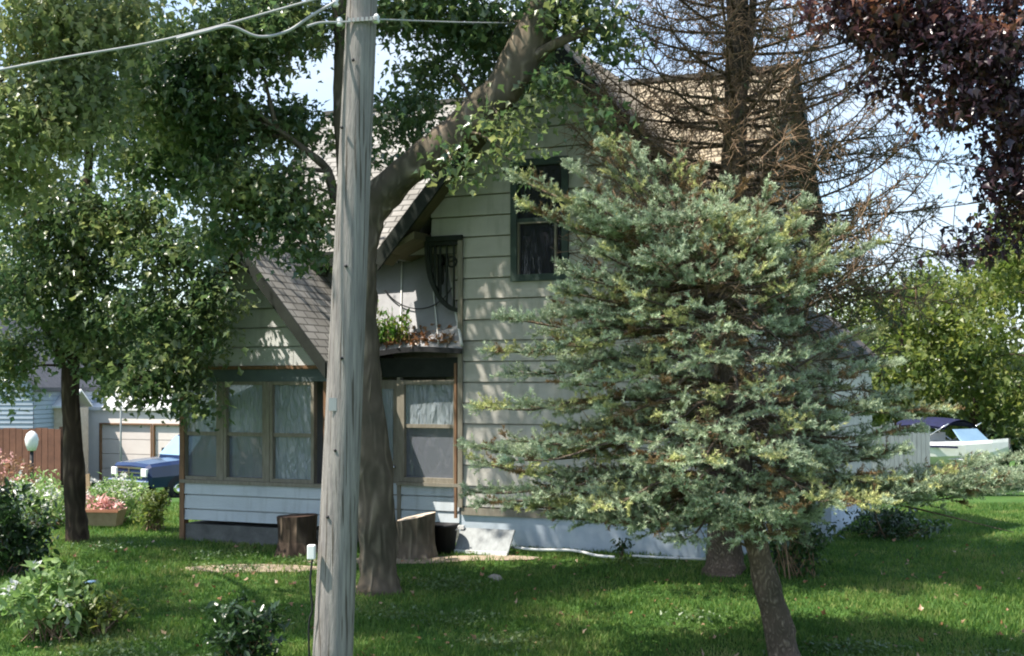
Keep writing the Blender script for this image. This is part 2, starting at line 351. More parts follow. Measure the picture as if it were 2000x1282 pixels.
M['film'] = pane_mat('wrinkled_plastic_film', (.30,.345,.37), .22, .22, .9)
M['pane'] = pane_mat('dark_window_glass', (.17,.18,.21), .25, .12, .15)
M['pane_solid'] = pane_mat('upper_window_glass', (.035,.035,.045), .1, .05, .1)

# ------------------------------------------------------------ foliage generators
LEAF = np.array([(0,0,0), (-.46,.42,.10), (-.2,.62,.03), (0,1.25,-.10), (.2,.62,.03), (.46,.42,.10)], dtype=np.float64)
LEAF_N = np.array([(0,0,0), (-.22,.3,.04), (-.2,.7,.02), (0,1.1,-.08), (.2,.7,.02), (.22,.3,.04)], dtype=np.float64)
def nrm(a): return a / np.maximum(np.linalg.norm(a, axis=1, keepdims=True), 1e-9)
def leaves_at(C, size, droop=.5, tmpl=LEAF, up=.8, var=.5):
    n = len(C)
    d = rng.normal(size=(n, 3)); d[:, 2] -= droop * 1.5; d = nrm(d)
    N = rng.normal(size=(n, 3)); N[:, 2] = np.abs(N[:, 2]) + up; N = N - (N * d).sum(1, keepdims=True) * d; N = nrm(N)
    S = np.cross(d, N); s = size * (1 + var * rng.normal(size=(n, 1))).clip(.5, 1.7)
    V = C[:, None, :] + s[:, None, :] * (tmpl[None, :, 0:1] * S[:, None, :] + tmpl[None, :, 1:2] * d[:, None, :] + tmpl[None, :, 2:3] * N[:, None, :])
    base = (np.arange(n) * 6)[:, None]
    Fq = np.concatenate([base + np.array([[0, 1, 2, 3]]), base + np.array([[0, 3, 4, 5]])], axis=0)
    return V.reshape(-1, 3), Fq
def sticks(p0, p1, r0, r1):
    p0 = np.asarray(p0, float); p1 = np.asarray(p1, float); n = len(p0)
    d = nrm(p1 - p0); a = np.cross(d, rng.normal(size=(n, 3))); a = nrm(a); b = np.cross(d, a)
    V = np.zeros((n, 6, 3))
    for k in range(3):
        t = 2 * math.pi * k / 3; o = a * math.cos(t) + b * math.sin(t)
        V[:, k] = p0 + o * np.reshape(r0, (-1, 1)); V[:, 3 + k] = p1 + o * np.reshape(r1, (-1, 1))
    base = (np.arange(n) * 6)[:, None]
    Fq = np.concatenate([base + np.array([[k, (k+1) % 3, 3 + (k+1) % 3, 3 + k]]) for k in range(3)])
    return V.reshape(-1, 3), Fq
def clumps(ells, dens=1.0):
    """ells: (center, (rx,ry,rz), nclump) -> clump centres"""
    C = []; own = []
    for i, (c, r, n) in enumerate(ells):
        n = max(1, int(n * dens)); v = nrm(rng.normal(size=(n, 3))) * (rng.random((n, 1)) ** .45)
        C.append(np.array(c) + v * np.array(r)); own += [i] * n
    return np.concatenate(C), np.array(own)
def crown(ells, per=34, spread=.2, size=.085, dens=1., tmpl=LEAF, droop=.5, up=.8):
    C, own = clumps(ells, dens)
    n = len(C); k = rng.integers(int(per * .6), int(per * 1.4), n)
    idx = np.repeat(np.arange(n), k)
    off = rng.normal(size=(len(idx), 3)) * np.array([spread, spread, spread * .6])
    off[:, 2] -= np.abs(rng.normal(size=len(idx))) * spread * .3
    V, Fq = leaves_at(C[idx] + off, size, droop, tmpl, up)
    return V, Fq, C, own
def tree(name, label, cat, base, trunk_paths, ells, leafm, barkm, group=None, per=34, spread=.2, size=.085, twig_r=.007, dens=1., n=10, droop=.5, up=.8, root_flare=True):
    t = thing(name, label, cat, base, 0, group)
    mb = MB(); ends = []
    for pts, rad, seg in trunk_paths:
        sp = spline(pts, seg); rr = lerp_list(rad, len(sp)); mb.tube(sp, rr, n, wob=.28, seed=random.random() * 9); ends += [np.array(p) for p in sp]
    # limbs from nearest trunk point to each foliage mass
    EN = np.array(ends)
    for c, r, _ in ells:
        c = np.array(c); j = np.argmin(((EN - c) ** 2).sum(1) + (EN[:, 2] > c[2] + .3) * 4); a = EN[j]
        if np.linalg.norm(a - c) < .25: continue
        m1 = a * .5 + c * .5 + np.array([0, 0, .12 * np.linalg.norm(a - c)]); L0 = np.linalg.norm(a - c)
        sp = spline([a, m1, c], 4); mb.tube(sp, lerp_list([.012 + .014 * L0, .01 + .006 * L0, .008], len(sp)), 6, wob=.1)
    mb.build('trunk', barkm, t, world=True)
    V, Fq, C, own = crown(ells, per, spread, size, dens, droop=droop, up=up)
    mesh_arrays('crown', V, Fq, leafm, t)
    pick = rng.random(len(C)) < .6
    cc = np.array([e[0] for e in ells])[own]
    tv, tf = sticks(cc[pick] + rng.normal(size=(pick.sum(), 3)) * .05, C[pick], np.full(pick.sum(), twig_r), np.full(pick.sum(), twig_r * .5))
    tw = tag(mesh_arrays('twigs', tv, tf, barkm, t), kind='stuff')
    return t
def E(px, py, Y, rpx, rpy, n, ry=None):
    k = Y / F; return (tuple(P(px, py, Y)), (rpx * k, ry if ry else (rpx + rpy) * .5 * k, rpy * k), n)

# ============================================================ SETTING
def build_ground():
    xs = np.concatenate([[-3000,-1200,-500,-200,-90,-50], np.arange(-30, 30.1, .5), [50,90,200,500,1200,3000]])
    ys = np.concatenate([[-400,-100,-30,-10,0], np.arange(4, 60.1, .5), [70,90,130,200,400,900,2000,3800]])
    X, Yg = np.meshgrid(xs, ys); Z = ground(X, Yg)
    V = np.stack([X, Yg, Z], -1).reshape(-1, 3); nx = len(xs); ny = len(ys)
    i, j = np.meshgrid(np.arange(nx - 1), np.arange(ny - 1)); a = (j * nx + i).ravel()
    Fq = np.stack([a, a + 1, a + nx + 1, a + nx], -1)
    o = mesh_arrays('ground', V, Fq, M['lawn'], smooth=True); tag(o, kind='structure')
build_ground()

PATCH = [((-3.1, 15.45), (.85, .27)), ((-1.6, 15.9), (1.0, .2)), ((-.35, 16.05), (.7, .16))]
def patch_in(x, y):
    r = np.zeros(np.shape(x), bool)
    for (cx, cy), (rx, ry) in PATCH:
        r |= ((x - cx) / rx) ** 2 + ((y - cy) / ry) ** 2 < 1
    return r
def build_patches():
    mb = MB()
    for q, ((cx, cy), (rx, ry)) in enumerate(PATCH):
        n = 26; ring = []
        for k in range(n):
            t = 2 * math.pi * k / n; f = 1 + .18 * mnoise.noise(Vector((math.cos(t) * 2, math.sin(t) * 2, q * 5.)))
            x, y = cx + rx * f * math.cos(t), cy + ry * f * math.sin(t); ring.append((x, y))
        for k in range(n):
            a, b = ring[k], ring[(k + 1) % n]; h = .006 + .004 * q
            mb.quad([(cx, cy, float(ground(cx, cy)) + h), (a[0], a[1], float(ground(*a)) + h), (b[0], b[1], float(ground(*b)) + h)])
    tag(mb.build('path', M['dirt']), kind='structure')
build_patches()

def build_grass():
    n = 230000
    Y = 9.3 * (26 / 9.3) ** rng.random(n); X = (rng.random(n) * 2 - 1) * (.42 * Y + .3)
    keep = ~(patch_in(X, Y) & (rng.random(n) < .82))
    X, Y = X[keep], Y[keep]
    # house footprint has no grass
    a = (X - .52) * math.cos(R(24)) - (Y - 16.8) * math.sin(R(24)); b = (X - .52) * math.sin(R(24)) + (Y - 16.8) * math.cos(R(24))
    keep = ~((a > -5.1) & (a < 2.0) & (b > .05)) & ~((a > -5.1) & (a < -2.75) & (b > -1.02))
    X, Y = X[keep], Y[keep]; n = len(X)
    nzv = np.sin(X * 2.1 + np.cos(Y * 1.7) * 2) * np.cos(Y * 2.6 + X)
    h = (.035 + .03 * rng.random(n)) * (1 + .35 * nzv); wd = .006 + .005 * rng.random(n)
    t = rng.random(n) * 2 * math.pi; l = rng.normal(size=(n, 2)) * .35
    base = np.stack([X, Y, ground(X, Y) - .003], -1); s = np.stack([np.cos(t), np.sin(t), np.zeros(n)], -1) * wd[:, None]
    tip = base + np.stack([l[:, 0] * h, l[:, 1] * h, h], -1)
    V = np.stack([base - s, base + s, tip], 1).reshape(-1, 3); Fq = np.arange(n * 3).reshape(-1, 3)
    o = mesh_arrays('grass', V, Fq, M['grass_blade']); tag(o, 'short shaded green lawn grass around the house and trees', 'grass', kind='stuff')
build_grass()
def build_fallen():
    n = 900; Y = 9.6 + 8 * rng.random(n) ** 1.3; X = (rng.random(n) * 2 - 1) * .42 * Y
    C = np.stack([X, Y, ground(X, Y) + .03], -1); V, Fq = leaves_at(C, .04, droop=0, up=1.2)
    tag(mesh_arrays('fallen_leaves', V, Fq, M['litter']), 'dry fallen leaves scattered over the lawn', 'fallen leaves', kind='stuff')
    n = 26; Y = 10 + 7 * rng.random(n); X = (rng.random(n) * 2 - 1) * .4 * Y; idx = np.repeat(np.arange(n), 260)
    xx = X[idx] + rng.normal(size=len(idx)) * .22; yy = Y[idx] + rng.normal(size=len(idx)) * .16
    V, Fq = leaves_at(np.stack([xx, yy, ground(xx, yy) + .035 + .02 * rng.random(len(idx))], -1), .03, droop=0, up=1.5)
    tag(mesh_arrays('clover', V, Fq, M['clover']), 'low broad leafed weeds and clover patches in the lawn', 'clover', kind='stuff')
build_fallen()

# ============================================================ HOUSE
TH = R(24); O = Vector((.52, 16.8, 0)); cT, sT = math.cos(TH), math.sin(TH)
def HA(px, b):          # along-face coordinate of a picture column on plane b
    k = (px - 1000) / F; return (O.y * k - O.x + b * (cT * k - sT)) / (cT + sT * k)
def HZ(py, a, b): return CAMZ + (HOR - py) / F * (O.y - sT * a + cT * b)
house = thing('farmhouse', 'cream clapboard gabled farmhouse with enclosed front porch under the trees', 'house', O, -TH)

def clip(poly, axis, val, keep_greater):
    out = []
    for i in range(len(poly)):
        p, q = poly[i], poly[(i + 1) % len(poly)]
        dp, dq = (p[axis] - val, q[axis] - val)
        if not keep_greater: dp, dq = -dp, -dq
        if dp >= 0: out.append(p)
        if dp * dq < 0:
            t = dp / (dp - dq); out.append((p[0] + (q[0] - p[0]) * t, p[1] + (q[1] - p[1]) * t))
    return out
def siding(mb, p0, p1, polys, zbase, expo=.28, lip=.022):
    """lap siding: polys convex lists of (s, z); s metres from p0 to p1"""
    p0, p1 = Vector((*p0, 0)), Vector((*p1, 0)); d = (p1 - p0).normalized(); out = Vector((d.y, -d.x, 0))
    for poly in polys:
        mb.quad([p0 + d * s_ + Vector((0, 0, z_)) - out * .045 for s_, z_ in poly])
        zs = [p[1] for p in poly]; k0 = int(math.floor((min(zs) - zbase) / expo)); k1 = int(math.ceil((max(zs) - zbase) / expo))
        for k in range(k0, k1):
            za, zb = zbase + k * expo, zbase + (k + 1) * expo
            zg = za + GAP
            c = clip(clip(poly, 1, zg, True), 1, zb, False)
            if len(c) < 3: continue
            jit = .004 * math.sin(k * 5.1)
            f = lambda s, z: p0 + d * s + Vector((0, 0, z)) + out * (.004 + (lip + jit) * (1 - (z - za) / expo))
            smin, smax = min(p[0] for p in c), max(p[0] for p in c); pieces = []
            j = smin + .5 + 2.2 * ((k * .618 + p0.x * .37) % 1)
            rest = c
            while j < smax - .3:
                pieces.append(clip(rest, 0, j - .003, False)); rest = clip(rest, 0, j + .003, True); j += 2.6
            pieces.append(rest)
            for pc in pieces:
                if len(pc) > 2: mb.quad([f(s, z) for s, z in pc])
            lo = [p for p in c if abs(p[1] - zg) < 1e-6]
            if len(lo) >= 2:
                s0, s1 = min(p[0] for p in lo), max(p[0] for p in lo)
                mb.quad([f(s0, zg), f(s1, zg), p0 + d * s1 + Vector((0, 0, zg)) - out * .045, p0 + d * s0 + Vector((0, 0, zg)) - out * .045])
GAP = .017
def rect(s0, s1, z0, z1): return [(s0, z0), (s1, z0), (s1, z1), (s0, z1)]
def roof_slab(mb, e0, e1, r1, r0, t=.11):
    """e0,e1 eave; r1,r0 ridge"""
    e0, e1, r1, r0 = map(Vector, (e0, e1, r1, r0)); dn = Vector((0, 0, -t))
    u = (e1 - e0).normalized()
    def uvp(p): s = (p - e0).dot(u); return (s, ((p - e0) - u * s).length)
    mb.quad([e0, e1, r1, r0], [uvp(p) for p in (e0, e1, r1, r0)])
    for a, b in ((e0, e1), (e1, r1), (r1, r0), (r0, e0)): mb.quad([a + dn, b + dn, b, a], [(0,0),(1,0),(1,.1),(0,.1)])
    mb.quad([r0 + dn, r1 + dn, e1 + dn, e0 + dn], [(0,0),(.1,0),(.1,.1),(0,.1)])

A0, WR, RZ, MR = .08, 2.43, 7.12, 1.12          # front wing centre, roof half width, ridge, slope
AL, AR, AC = -1.77, 1.98, -1.30                 # wall corners, cut corner
FT = .90                                        # top of wing foundation
zsof = 4.58
def roofz(a): return RZ - .13 - MR * abs(a - A0)

# --- front wing walls
wa0, wa1 = HA(1000, 0), HA(1112, 0); wz0, wz1 = HZ(548, 0, 0), HZ(308, 0, 0)
mb = MB(); s0 = AL
def S(a): return a - s0
polys = [rect(S(AC), S(wa0), FT, zsof), rect(S(wa0), S(wa1), FT, wz0), rect(S(wa1), S(AR), FT, zsof)]
polys += [[(S(AL), zsof), (S(wa0), zsof), (S(wa0), roofz(wa0)), (S(AL), roofz(AL))],
          [(S(wa0), wz1), (S(A0), wz1), (S(A0), roofz(A0)), (S(wa0), roofz(wa0))],
          [(S(A0), wz1), (S(wa1), wz1), (S(wa1), roofz(wa1)), (S(A0), roofz(A0))],
          [(S(wa1), zsof), (S(AR), zsof), (S(AR), roofz(AR)), (S(wa1), roofz(wa1))]]
siding(mb, (AL, 0), (AR, 0), polys, FT)
# inner backing of that wall

cut = math.hypot(AC - AL, .47)
siding(mb, (AL, .47), (AC, 0), [rect(0, cut, 2.6, zsof)], FT)
siding(mb, (AR, 0), (AR, .62), [rect(0, .62, FT, 4.6)], FT)
mb.build('wing_wall', M['siding'], house)
MB().box(AC - .05, AC + .02, -.055, -.03, FT, zsof - .02).build('corner_board', M['trim_tan'], house)
MB().hexa([(AL - .1, -.07, zsof - .07), (AC + .02, -.07, zsof - .07), (AC + .02, -.035, zsof - .07), (AL - .1, .5, zsof - .07),
           (AL - .1, -.07, zsof), (AC + .02, -.07, zsof), (AC + .02, -.035, zsof), (AL - .1, .5, zsof)]).build('corner_soffit', M['fascia'], house)
MB().box(AC - .005, AR + .03, -.035, .02, FT - .1, FT - .002).build('water_table', M['trim_tan'], house)
# foundation of front wing
MB().box(AC - .05, AR + .01, .0, .6, .15, FT - .1).box(AR - .02, AR + .03, 0, .6, .15, FT - .1).build('painted_foundation', M['found_white'], house)

# --- gable corner bracket (scroll shaped)
def bracket(pa, pb, top, drop):
    """arc in the plane from wall point pa to outer point pb"""
    pa, pb = Vector((*pa, 0)), Vector((*pb, 0)); mb = MB(); n = 14; outer = []; inner = []
    for k in range(n + 1):
        t = k / n * math.pi / 2
        outer.append(pa.lerp(pb, math.sin(t)) + Vector((0, 0, top - drop * math.cos(t) ** .8 if k < n else top)))
    for k in range(n): mb.bar(outer[k], outer[k + 1], .05, .055)
    mb.bar(pa + Vector((0, 0, top - drop)), pa + Vector((0, 0, top)), .05, .05, up=Vector((0, 1, 0)))
    mb.bar(pa + Vector((0, 0, top - .03)), pb + Vector((0, 0, top - .03)), .05, .05)
    for k in range(2, n, 2):          # spindles between arc and top
        p = outer[k]; mb.bar(p, Vector((p.x, p.y, top)), .022, .022, up=Vector((0, 1, 0)))
    c = pa.lerp(pb, .28) + Vector((0, 0, top - drop * .3))
    ring = [c + (pb - pa).normalized() * .07 * math.cos(x) + Vector((0, 0, .07 * math.sin(x))) for x in np.linspace(0, 2 * math.pi, 13)]
    mb.tube(ring, .014, 6, caps=False)
    return mb
bracket((AC - .01, -.02), (AL - .05, -.02), zsof - .07, .95).build('bracket', M['fascia'], house)
bracket((AL + .02, .42), (AL - .06, -.03), zsof - .07, .75).build('bracket', M['fascia'], house)

# --- upper window (frame, sash, panes)
def window(name, a0, a1, b, z0, z1, frame, pane_m, parent=house, depth=.1, fw=.07, rail=.5, upper_m=None, sill=True, outer=None):
    fr = MB()
    fr.box(a0, a0 + fw, b - .035, b + depth, z0, z1).box(a1 - fw, a1, b - .035, b + depth, z0, z1)
    fr.box(a0 + fw, a1 - fw, b - .033, b + depth, z1 - fw, z1).box(a0 + fw, a1 - fw, b - .033, b + depth, z0, z0 + fw)
    zr = z0 + (z1 - z0) * rail
    fr.box(a0 + fw, a1 - fw, b - .012, b + depth, zr - .025, zr + .025)
    o = fr.build(name, frame, parent)
    MB().box(a0 + fw, a1 - fw, b + .035, b + .045, z0 + fw, zr - .025).build('pane', pane_m, o)
    MB().box(a0 + fw, a1 - fw, b + .02, b + .03, zr + .025, z1 - fw).build('pane', upper_m or pane_m, o)
    if sill: MB().box(a0 - .04, a1 + .04, b - .08, b + .02, z0 - .05, z0 - .003).build('sill', frame, o)
    return o
w1 = window('window', wa0, wa1, -.02, wz0, wz1, M['trim_green'], M['pane_solid'], fw=.09, sill=False)
MB().box(wa0 + .12, wa1 - .12, .06, .12, wz0 + .1, wz1 - .1).build('curtain', mat('maroon_curtain', (.10,.035,.03), (.05,.02,.02), 5), w1)
ins = MB(); ins.box(wa0 + .09, wa0 + .115, -.03, .03, wz0 + .09, wz0 + .82).box(wa1 - .2, wa1 - .17, -.03, .03, wz0 + .09, wz0 + .82).box(wa0 + .12, wa1 - .2, -.03, .03, wz0 + .76, wz0 + .79)
ins.build('storm_sash', M['trim_tan'], w1)

# --- roofs: wing
BF = -.42; MBk = 2.9
mb = MB(); roof_slab(mb, (A0 - WR, MBk - .3, RZ - MR * WR), (A0 - WR, BF, RZ - MR * WR), (A0, BF, RZ), (A0, MBk, RZ)); mb.build('wing_roof', M['shingle'], house)
mb = MB(); roof_slab(mb, (A0 + WR, BF, RZ - MR * WR), (A0 + WR, MBk, RZ - MR * WR), (A0, MBk, RZ + .004), (A0, BF, RZ + .004)); mb.build('wing_roof', M['shingle_tan'], house)
for sg in (-1, 1):      # rake boards and soffits
    e = Vector((A0 + sg * (WR + .02), 0, RZ - MR * (WR + .02))); r = Vector((A0, 0, RZ))
    mb = MB(); y0, y1 = BF - .03, BF + .015
    mb.hexa([(e.x, y0, e.z - .27), (r.x, y0, r.z - .27), (r.x, y1, r.z - .27), (e.x, y1, e.z - .27), (e.x, y0, e.z + .012), (r.x, y0, r.z + .012), (r.x, y1, r.z + .012), (e.x, y1, e.z + .012)])
    mb.build('rake_board', M['fascia'], house)
    mb = MB(); zt = -.14
    mb.hexa([(e.x, BF + .02, e.z + zt - .03), (r.x, BF + .02, r.z + zt - .03), (r.x, .0, r.z + zt - .03), (e.x, .0, e.z + zt - .03),
             (e.x, BF + .02, e.z + zt), (r.x, BF + .02, r.z + zt), (r.x, .0, r.z + zt), (e.x, .0, e.z + zt)])
    mb.build('soffit', M['soffit'], house)
# boxed eave under the left rake end
MB().hexa([(A0 - WR, BF + .02, 4.30), (AL - .06, BF + .02, 4.52), (AL - .06, 1.0, 4.52), (A0 - WR, 1.0, 4.30), (A0 - WR, BF + .02, 4.33), (AL - .06, BF + .02, 4.62), (AL - .06, 1.0, 4.62), (A0 - WR, 1.0, 4.33)]).build('boxed_eave', M['soffit'], house)

# --- main block
ME, MEZ, MA0, MA1 = .15, 4.46, -5.3, 2.62; mslope = (RZ - MEZ) / (MBk - ME)
mb = MB(); roof_slab(mb, (MA0, ME, MEZ), (-1.0, ME, MEZ), (-1.0, MBk, RZ + .02), (MA0, MBk, RZ + .02)); mb.build('main_roof', M['shingle'], house)
mb = MB(); roof_slab(mb, (-1.0, ME, MEZ), (MA1, ME, MEZ), (MA1, MBk, RZ + .02), (-1.0, MBk, RZ + .02)); mb.build('main_roof', M['shingle_tan'], house)
mb = MB(); roof_slab(mb, (MA1, 2 * MBk - ME, MEZ), (MA0, 2 * MBk - ME, MEZ), (MA0, MBk, RZ + .016), (MA1, MBk, RZ + .016)); mb.build('main_roof', M['shingle'], house)
MB().box(MA0 - .01, MA1 + .01, MBk - .09, MBk + .09, RZ - .02, RZ + .045).build('ridge_cap', M['shingle'], house)
WB0, WB1, WA0, WA1 = .6, 5.2, -4.9, 2.42
mb = MB()
siding(mb, (WA0, WB0), (WA1, WB0), [rect(0, WA1 - WA0, .85, 4.75)], .80)
def mz(b): return RZ - .12 - mslope * abs(b - MBk)
siding(mb, (WA1, WB0), (WA1, WB1), [rect(0, WB1 - WB0, .85, mz(WB0)), [(0, mz(WB0)), (MBk - WB0, mz(WB0)), (MBk - WB0, RZ - .12)], [(MBk - WB0, mz(WB0)), (WB1 - WB0, mz(WB1)), (MBk - WB0, RZ - .12)]], .80)
siding(mb, (WA0, WB1), (WA0, WB0), [rect(0, WB1 - WB0, .85, mz(WB0)), [(0, mz(WB0)), (WB1 - MBk, mz(WB0)), (WB1 - MBk, RZ - .12)], [(WB1 - MBk, mz(WB0)), (WB1 - WB0, mz(WB1)), (WB1 - MBk, RZ - .12)]], .80)
siding(mb, (WA1, WB1), (WA0, WB1), [rect(0, WA1 - WA0, .85, 4.75)], .80)
mb.build('main_wall', M['siding'], house)
MB().box(WA0 + .02, WA1 - .02, WB0 + .02, WB1 - .02, .1, .85).build('foundation', M['found'], house)
MB().box(WA1 - .01, WA1 + .012, WB0 + .01, WB1 - .03, .1, .82).box(AR + .035, WA1, WB0 - .012, WB0 + .01, .1, .82).build('painted_foundation', M['found_white'], house)
for a in (MA0, MA1):
    mb = MB(); x0, x1 = a - .02, a + .02
    for sg in (-1, 1):
        be, ze = MBk + sg * (MBk - ME + .02), MEZ
        mb.hexa([(x0, MBk, RZ - .2), (x1, MBk, RZ - .2), (x1, be, ze - .2), (x0, be, ze - .2), (x0, MBk, RZ + .03), (x1, MBk, RZ + .03), (x1, be, ze + .015), (x0, be, ze + .015)])
    mb.build('rake_board', M['fascia'], house)
MB().box(MA0, AL - .6, ME - .04, ME - .004, MEZ - .2, MEZ + .005).build('fascia_board', M['fascia'], house)

# --- rear addition at the right
xa0, xa1, xb0, xb1 = WA1 + .01, 3.08, 3.0, 6.8
zt0, zt1 = 3.75, 3.12
mb = MB(); siding(mb, (xa0, xb0), (xa1, xb0), [[(0, .85), (xa1 - xa0, .85), (xa1 - xa0, zt1 - .1), (0, zt0 - .1)]], .80)
siding(mb, (xa1, xb0), (xa1, xb1), [rect(0, xb1 - xb0, .85, zt1 - .08)], .80)
mb.build('addition_wall', M['siding'], house)
MB().box(xa0 + .01, xa1 + .01, xb0 - .01, xb1, .1, .83).build('painted_foundation', M['found_white'], house)
mb = MB(); roof_slab(mb, (xa1 + .12, xb0 - .15, zt1 - .08), (xa1 + .12, xb1 + .2, zt1 - .08), (WA1, xb1 + .2, zt0), (WA1, xb0 - .15, zt0)); mb.build('addition_roof', mat('brown_black_roofing', (.09,.075,.065), (.05,.042,.038), 5), house)

# --- porch: projecting gabled bay at left
PB, PA0, PA1, PAC = -1.06, -5.12, -2.74, -4.03
PRZ, PHW, PM = 4.52, 1.42, 1.17; PF = PB - .32
BT, SL, WT, HD = .68, 1.24, 2.60, 2.80
def proofz(a): return PRZ - .11 - PM * abs(a - PAC)
mb = MB(); s0 = PA0
siding(mb, (PA0, PB), (PA1, PB), [rect(0, PA1 - PA0, BT, SL - .05)], BT - .06, expo=.2)
siding(mb, (PA1, PB), (PA1, .1), [rect(0, 1.14, BT, SL - .05)], BT - .06, expo=.2)
siding(mb, (PA0, .6), (PA0, PB), [rect(0, 1.64, BT, SL - .05)], BT - .06, expo=.2)
siding(mb, (PA1, .04), (AC - .05, .04), [rect(0, AC - .05 - PA1, BT, SL - .05)], BT - .06, expo=.2)
mb.build('porch_base_wall', M['siding_white'], house)
mb = MB()
siding(mb, (PA0, PB), (PA1, PB), [[(0, HD), (PAC - PA0, HD), (PAC - PA0, proofz(PAC)), (0, proofz(PA0) if proofz(PA0) > HD else HD + .01)],
       [(PAC - PA0, HD), (PA1 - PA0, HD), (PA1 - PA0, max(proofz(PA1), HD + .01)), (PAC - PA0, proofz(PAC))]], HD, expo=.26)
mb.build('porch_gable_wall', siding_mat('pale_grey_siding', (.60,.60,.58), (.47,.47,.46), (.25,.25,.22)), house)
MB().box(PA0 - .03, PA1 + .03, PB - .01, PB + .05, WT + .0, HD - .035).box(PA1 - .02, PA1 + .03, PB + .055, .05, WT, HD).box(PA0 - .03, PA0 + .02, PB + .055, .6, WT, HD).build('porch_header', mat('dark_blue_green_header', (.13,.16,.16), (.08,.10,.11), 3), house)
MB().box(PA0 - .05, PA1 + .05, PB - .05, PB - .012, HD - .033, HD + .012).build('drip_board', M['trim_brown'], house)
MB().box(PA0 - .02, PA1 + .02, PB + .005, .6, .12, BT - .06).box(PA1 + .03, AC - .06, .01, .6, .12, BT - .06).build('porch_foundation', M['found'], house)
MB().box(PA0 + .03, PA1 - .03, PB + .06, .55, BT, BT + .03).box(PA1 - .03, AC - .1, .1, .55, BT, BT + .03).build('porch_floor', M['interior'], house)
MB().box(PA0 + .05, AC - .1, .5, .56, BT + .03, 2.78).box(PA0+.05, PA1-.03, PB+.1, .5, 2.76, 2.79).build('porch_inner_wall', M['interior'], house)
xs = [HA(p, PB) for p in (352, 428, 437, 518, 527, 613)]
posts = MB()
for i, (a, b_) in enumerate(((xs[0], xs[1]), (xs[2], xs[3]), (xs[4], xs[5]))):
    wd_ = window('porch_window', a, b_, PB + .03, SL, WT, M['trim_tan'], M['pane' if i < 2 else 'film'], fw=.045, depth=.05, rail=.47, upper_m=M['film'], sill=False)
MB().box(PA0 + .02, xs[0] - .004, PB - .01, PB + .08, SL, WT - .004).box(xs[1] + .004, xs[2] - .004, PB - .01, PB + .08, SL, WT - .004).box(xs[3] + .004, xs[4] - .004, PB - .01, PB + .08, SL, WT - .004).build('mullion', M['trim_tan'], house)
MB().box(PA0 - .04, PA1 + .04, PB - .05, PB + .06, SL - .05, SL - .002).build('sill', M['trim_tan'], house)
MB().box(PA0 - .06, PA0 + .018, PB - .03, PB + .07, BT - .3, WT).build('corner_post', M['trim_brown'], house)
MB().box(PA1 - .08, PA1 + .06, PB - .03, PB + .08, BT - .3, WT).build('corner_post', M['trim_brown'], house)
# side wall glazing of bay (to the recess)
window('porch_window', PA1 - .03, PA1 - .02, 0, SL, SL + .01, M['trim_tan'], M['film'], sill=False) if False else None
sw = MB(); sw.box(PA1 - .02, PA1 + .02, PB + .085, -.02, SL, SL + .05).box(PA1 - .02, PA1 + .02, PB + .085, -.02, WT - .05, WT).box(PA1 - .02, PA1 + .02, -.52, -.46, SL + .05, WT - .05)
sf = sw.build('side_window', M['trim_tan'], house); MB().box(PA1 - .008, PA1 + .002, PB + .09, -.02, SL + .05, WT - .05).build('pane', M['film'], sf)
# recessed part between bay and wing
ra0, ra1 = HA(782, 0), HA(893, 0)
window('porch_window', ra0, ra1, .03, SL - .02, WT + .02, M['trim_tan'], M['pane'], fw=.06, depth=.05, rail=.55, upper_m=M['film'])
dr = MB().box(PA1 + .06, ra0 - .06, .05, .09, BT, 2.62)
do = dr.build('door', M['trim_tan'], house); MB().box(PA1 + .14, ra0 - .14, .035, .048, 1.5, 2.5).build('pane', M['film'], do); MB().lathe([(0,0),(.025,.0),(.03,.02),(.0,.045)], 10, (ra0 - .12, .02, 1.4)).build('handle', M['chrome'], do)
MB().box(ra0 - .055, ra0 - .003, .0, .09, BT, 2.66).box(ra1 + .003, AC - .055, .0, .09, SL, 2.66).build('mullion', M['trim_tan'], house)
MB().box(PA1 + .035, AC - .056, .02, .1, 2.665, 2.93).build('porch_header', M['fascia'], house)
MB().bar((AC - .09, -.03, .75), (AC - .09, -.03, 2.85), .035, .035, up=Vector((0,1,0))).build('downspout', M['trim_brown'], house)
# bay roof
for sg, (b0, b1) in ((-1, (1.1, PF)), (1, (PF, 1.1))):
    mb = MB(); e = PAC + sg * PHW; ez = PRZ - PM * PHW
    roof_slab(mb, (e, b0, ez), (e, b1, ez), (PAC, b1, PRZ + .003 * sg), (PAC, b0, PRZ + .003 * sg)); mb.build('porch_roof', M['shingle'], house)
    mb = MB(); y0, y1 = PF - .03, PF + .01; ex = PAC + sg * (PHW + .02); ez2 = PRZ - PM * (PHW + .02)
    mb.hexa([(ex, y0, ez2 - .2), (PAC, y0, PRZ - .2), (PAC, y1, PRZ - .2), (ex, y1, ez2 - .2), (ex, y0, ez2 + .01), (PAC, y0, PRZ + .01), (PAC, y1, PRZ + .01), (ex, y1, ez2 + .01)])
    mb.build('rake_board', M['fascia'], house)
    mb = MB(); zt = -.125
    mb.hexa([(ex, PF + .015, ez2 + zt - .02), (PAC, PF + .015, PRZ + zt - .02), (PAC, PB - .0, PRZ + zt - .02), (ex, PB, ez2 + zt - .02), (ex, PF + .015, ez2 + zt), (PAC, PF + .015, PRZ + zt), (PAC, PB, PRZ + zt), (ex, PB, ez2 + zt)])
    mb.build('soffit', M['soffit'], house)
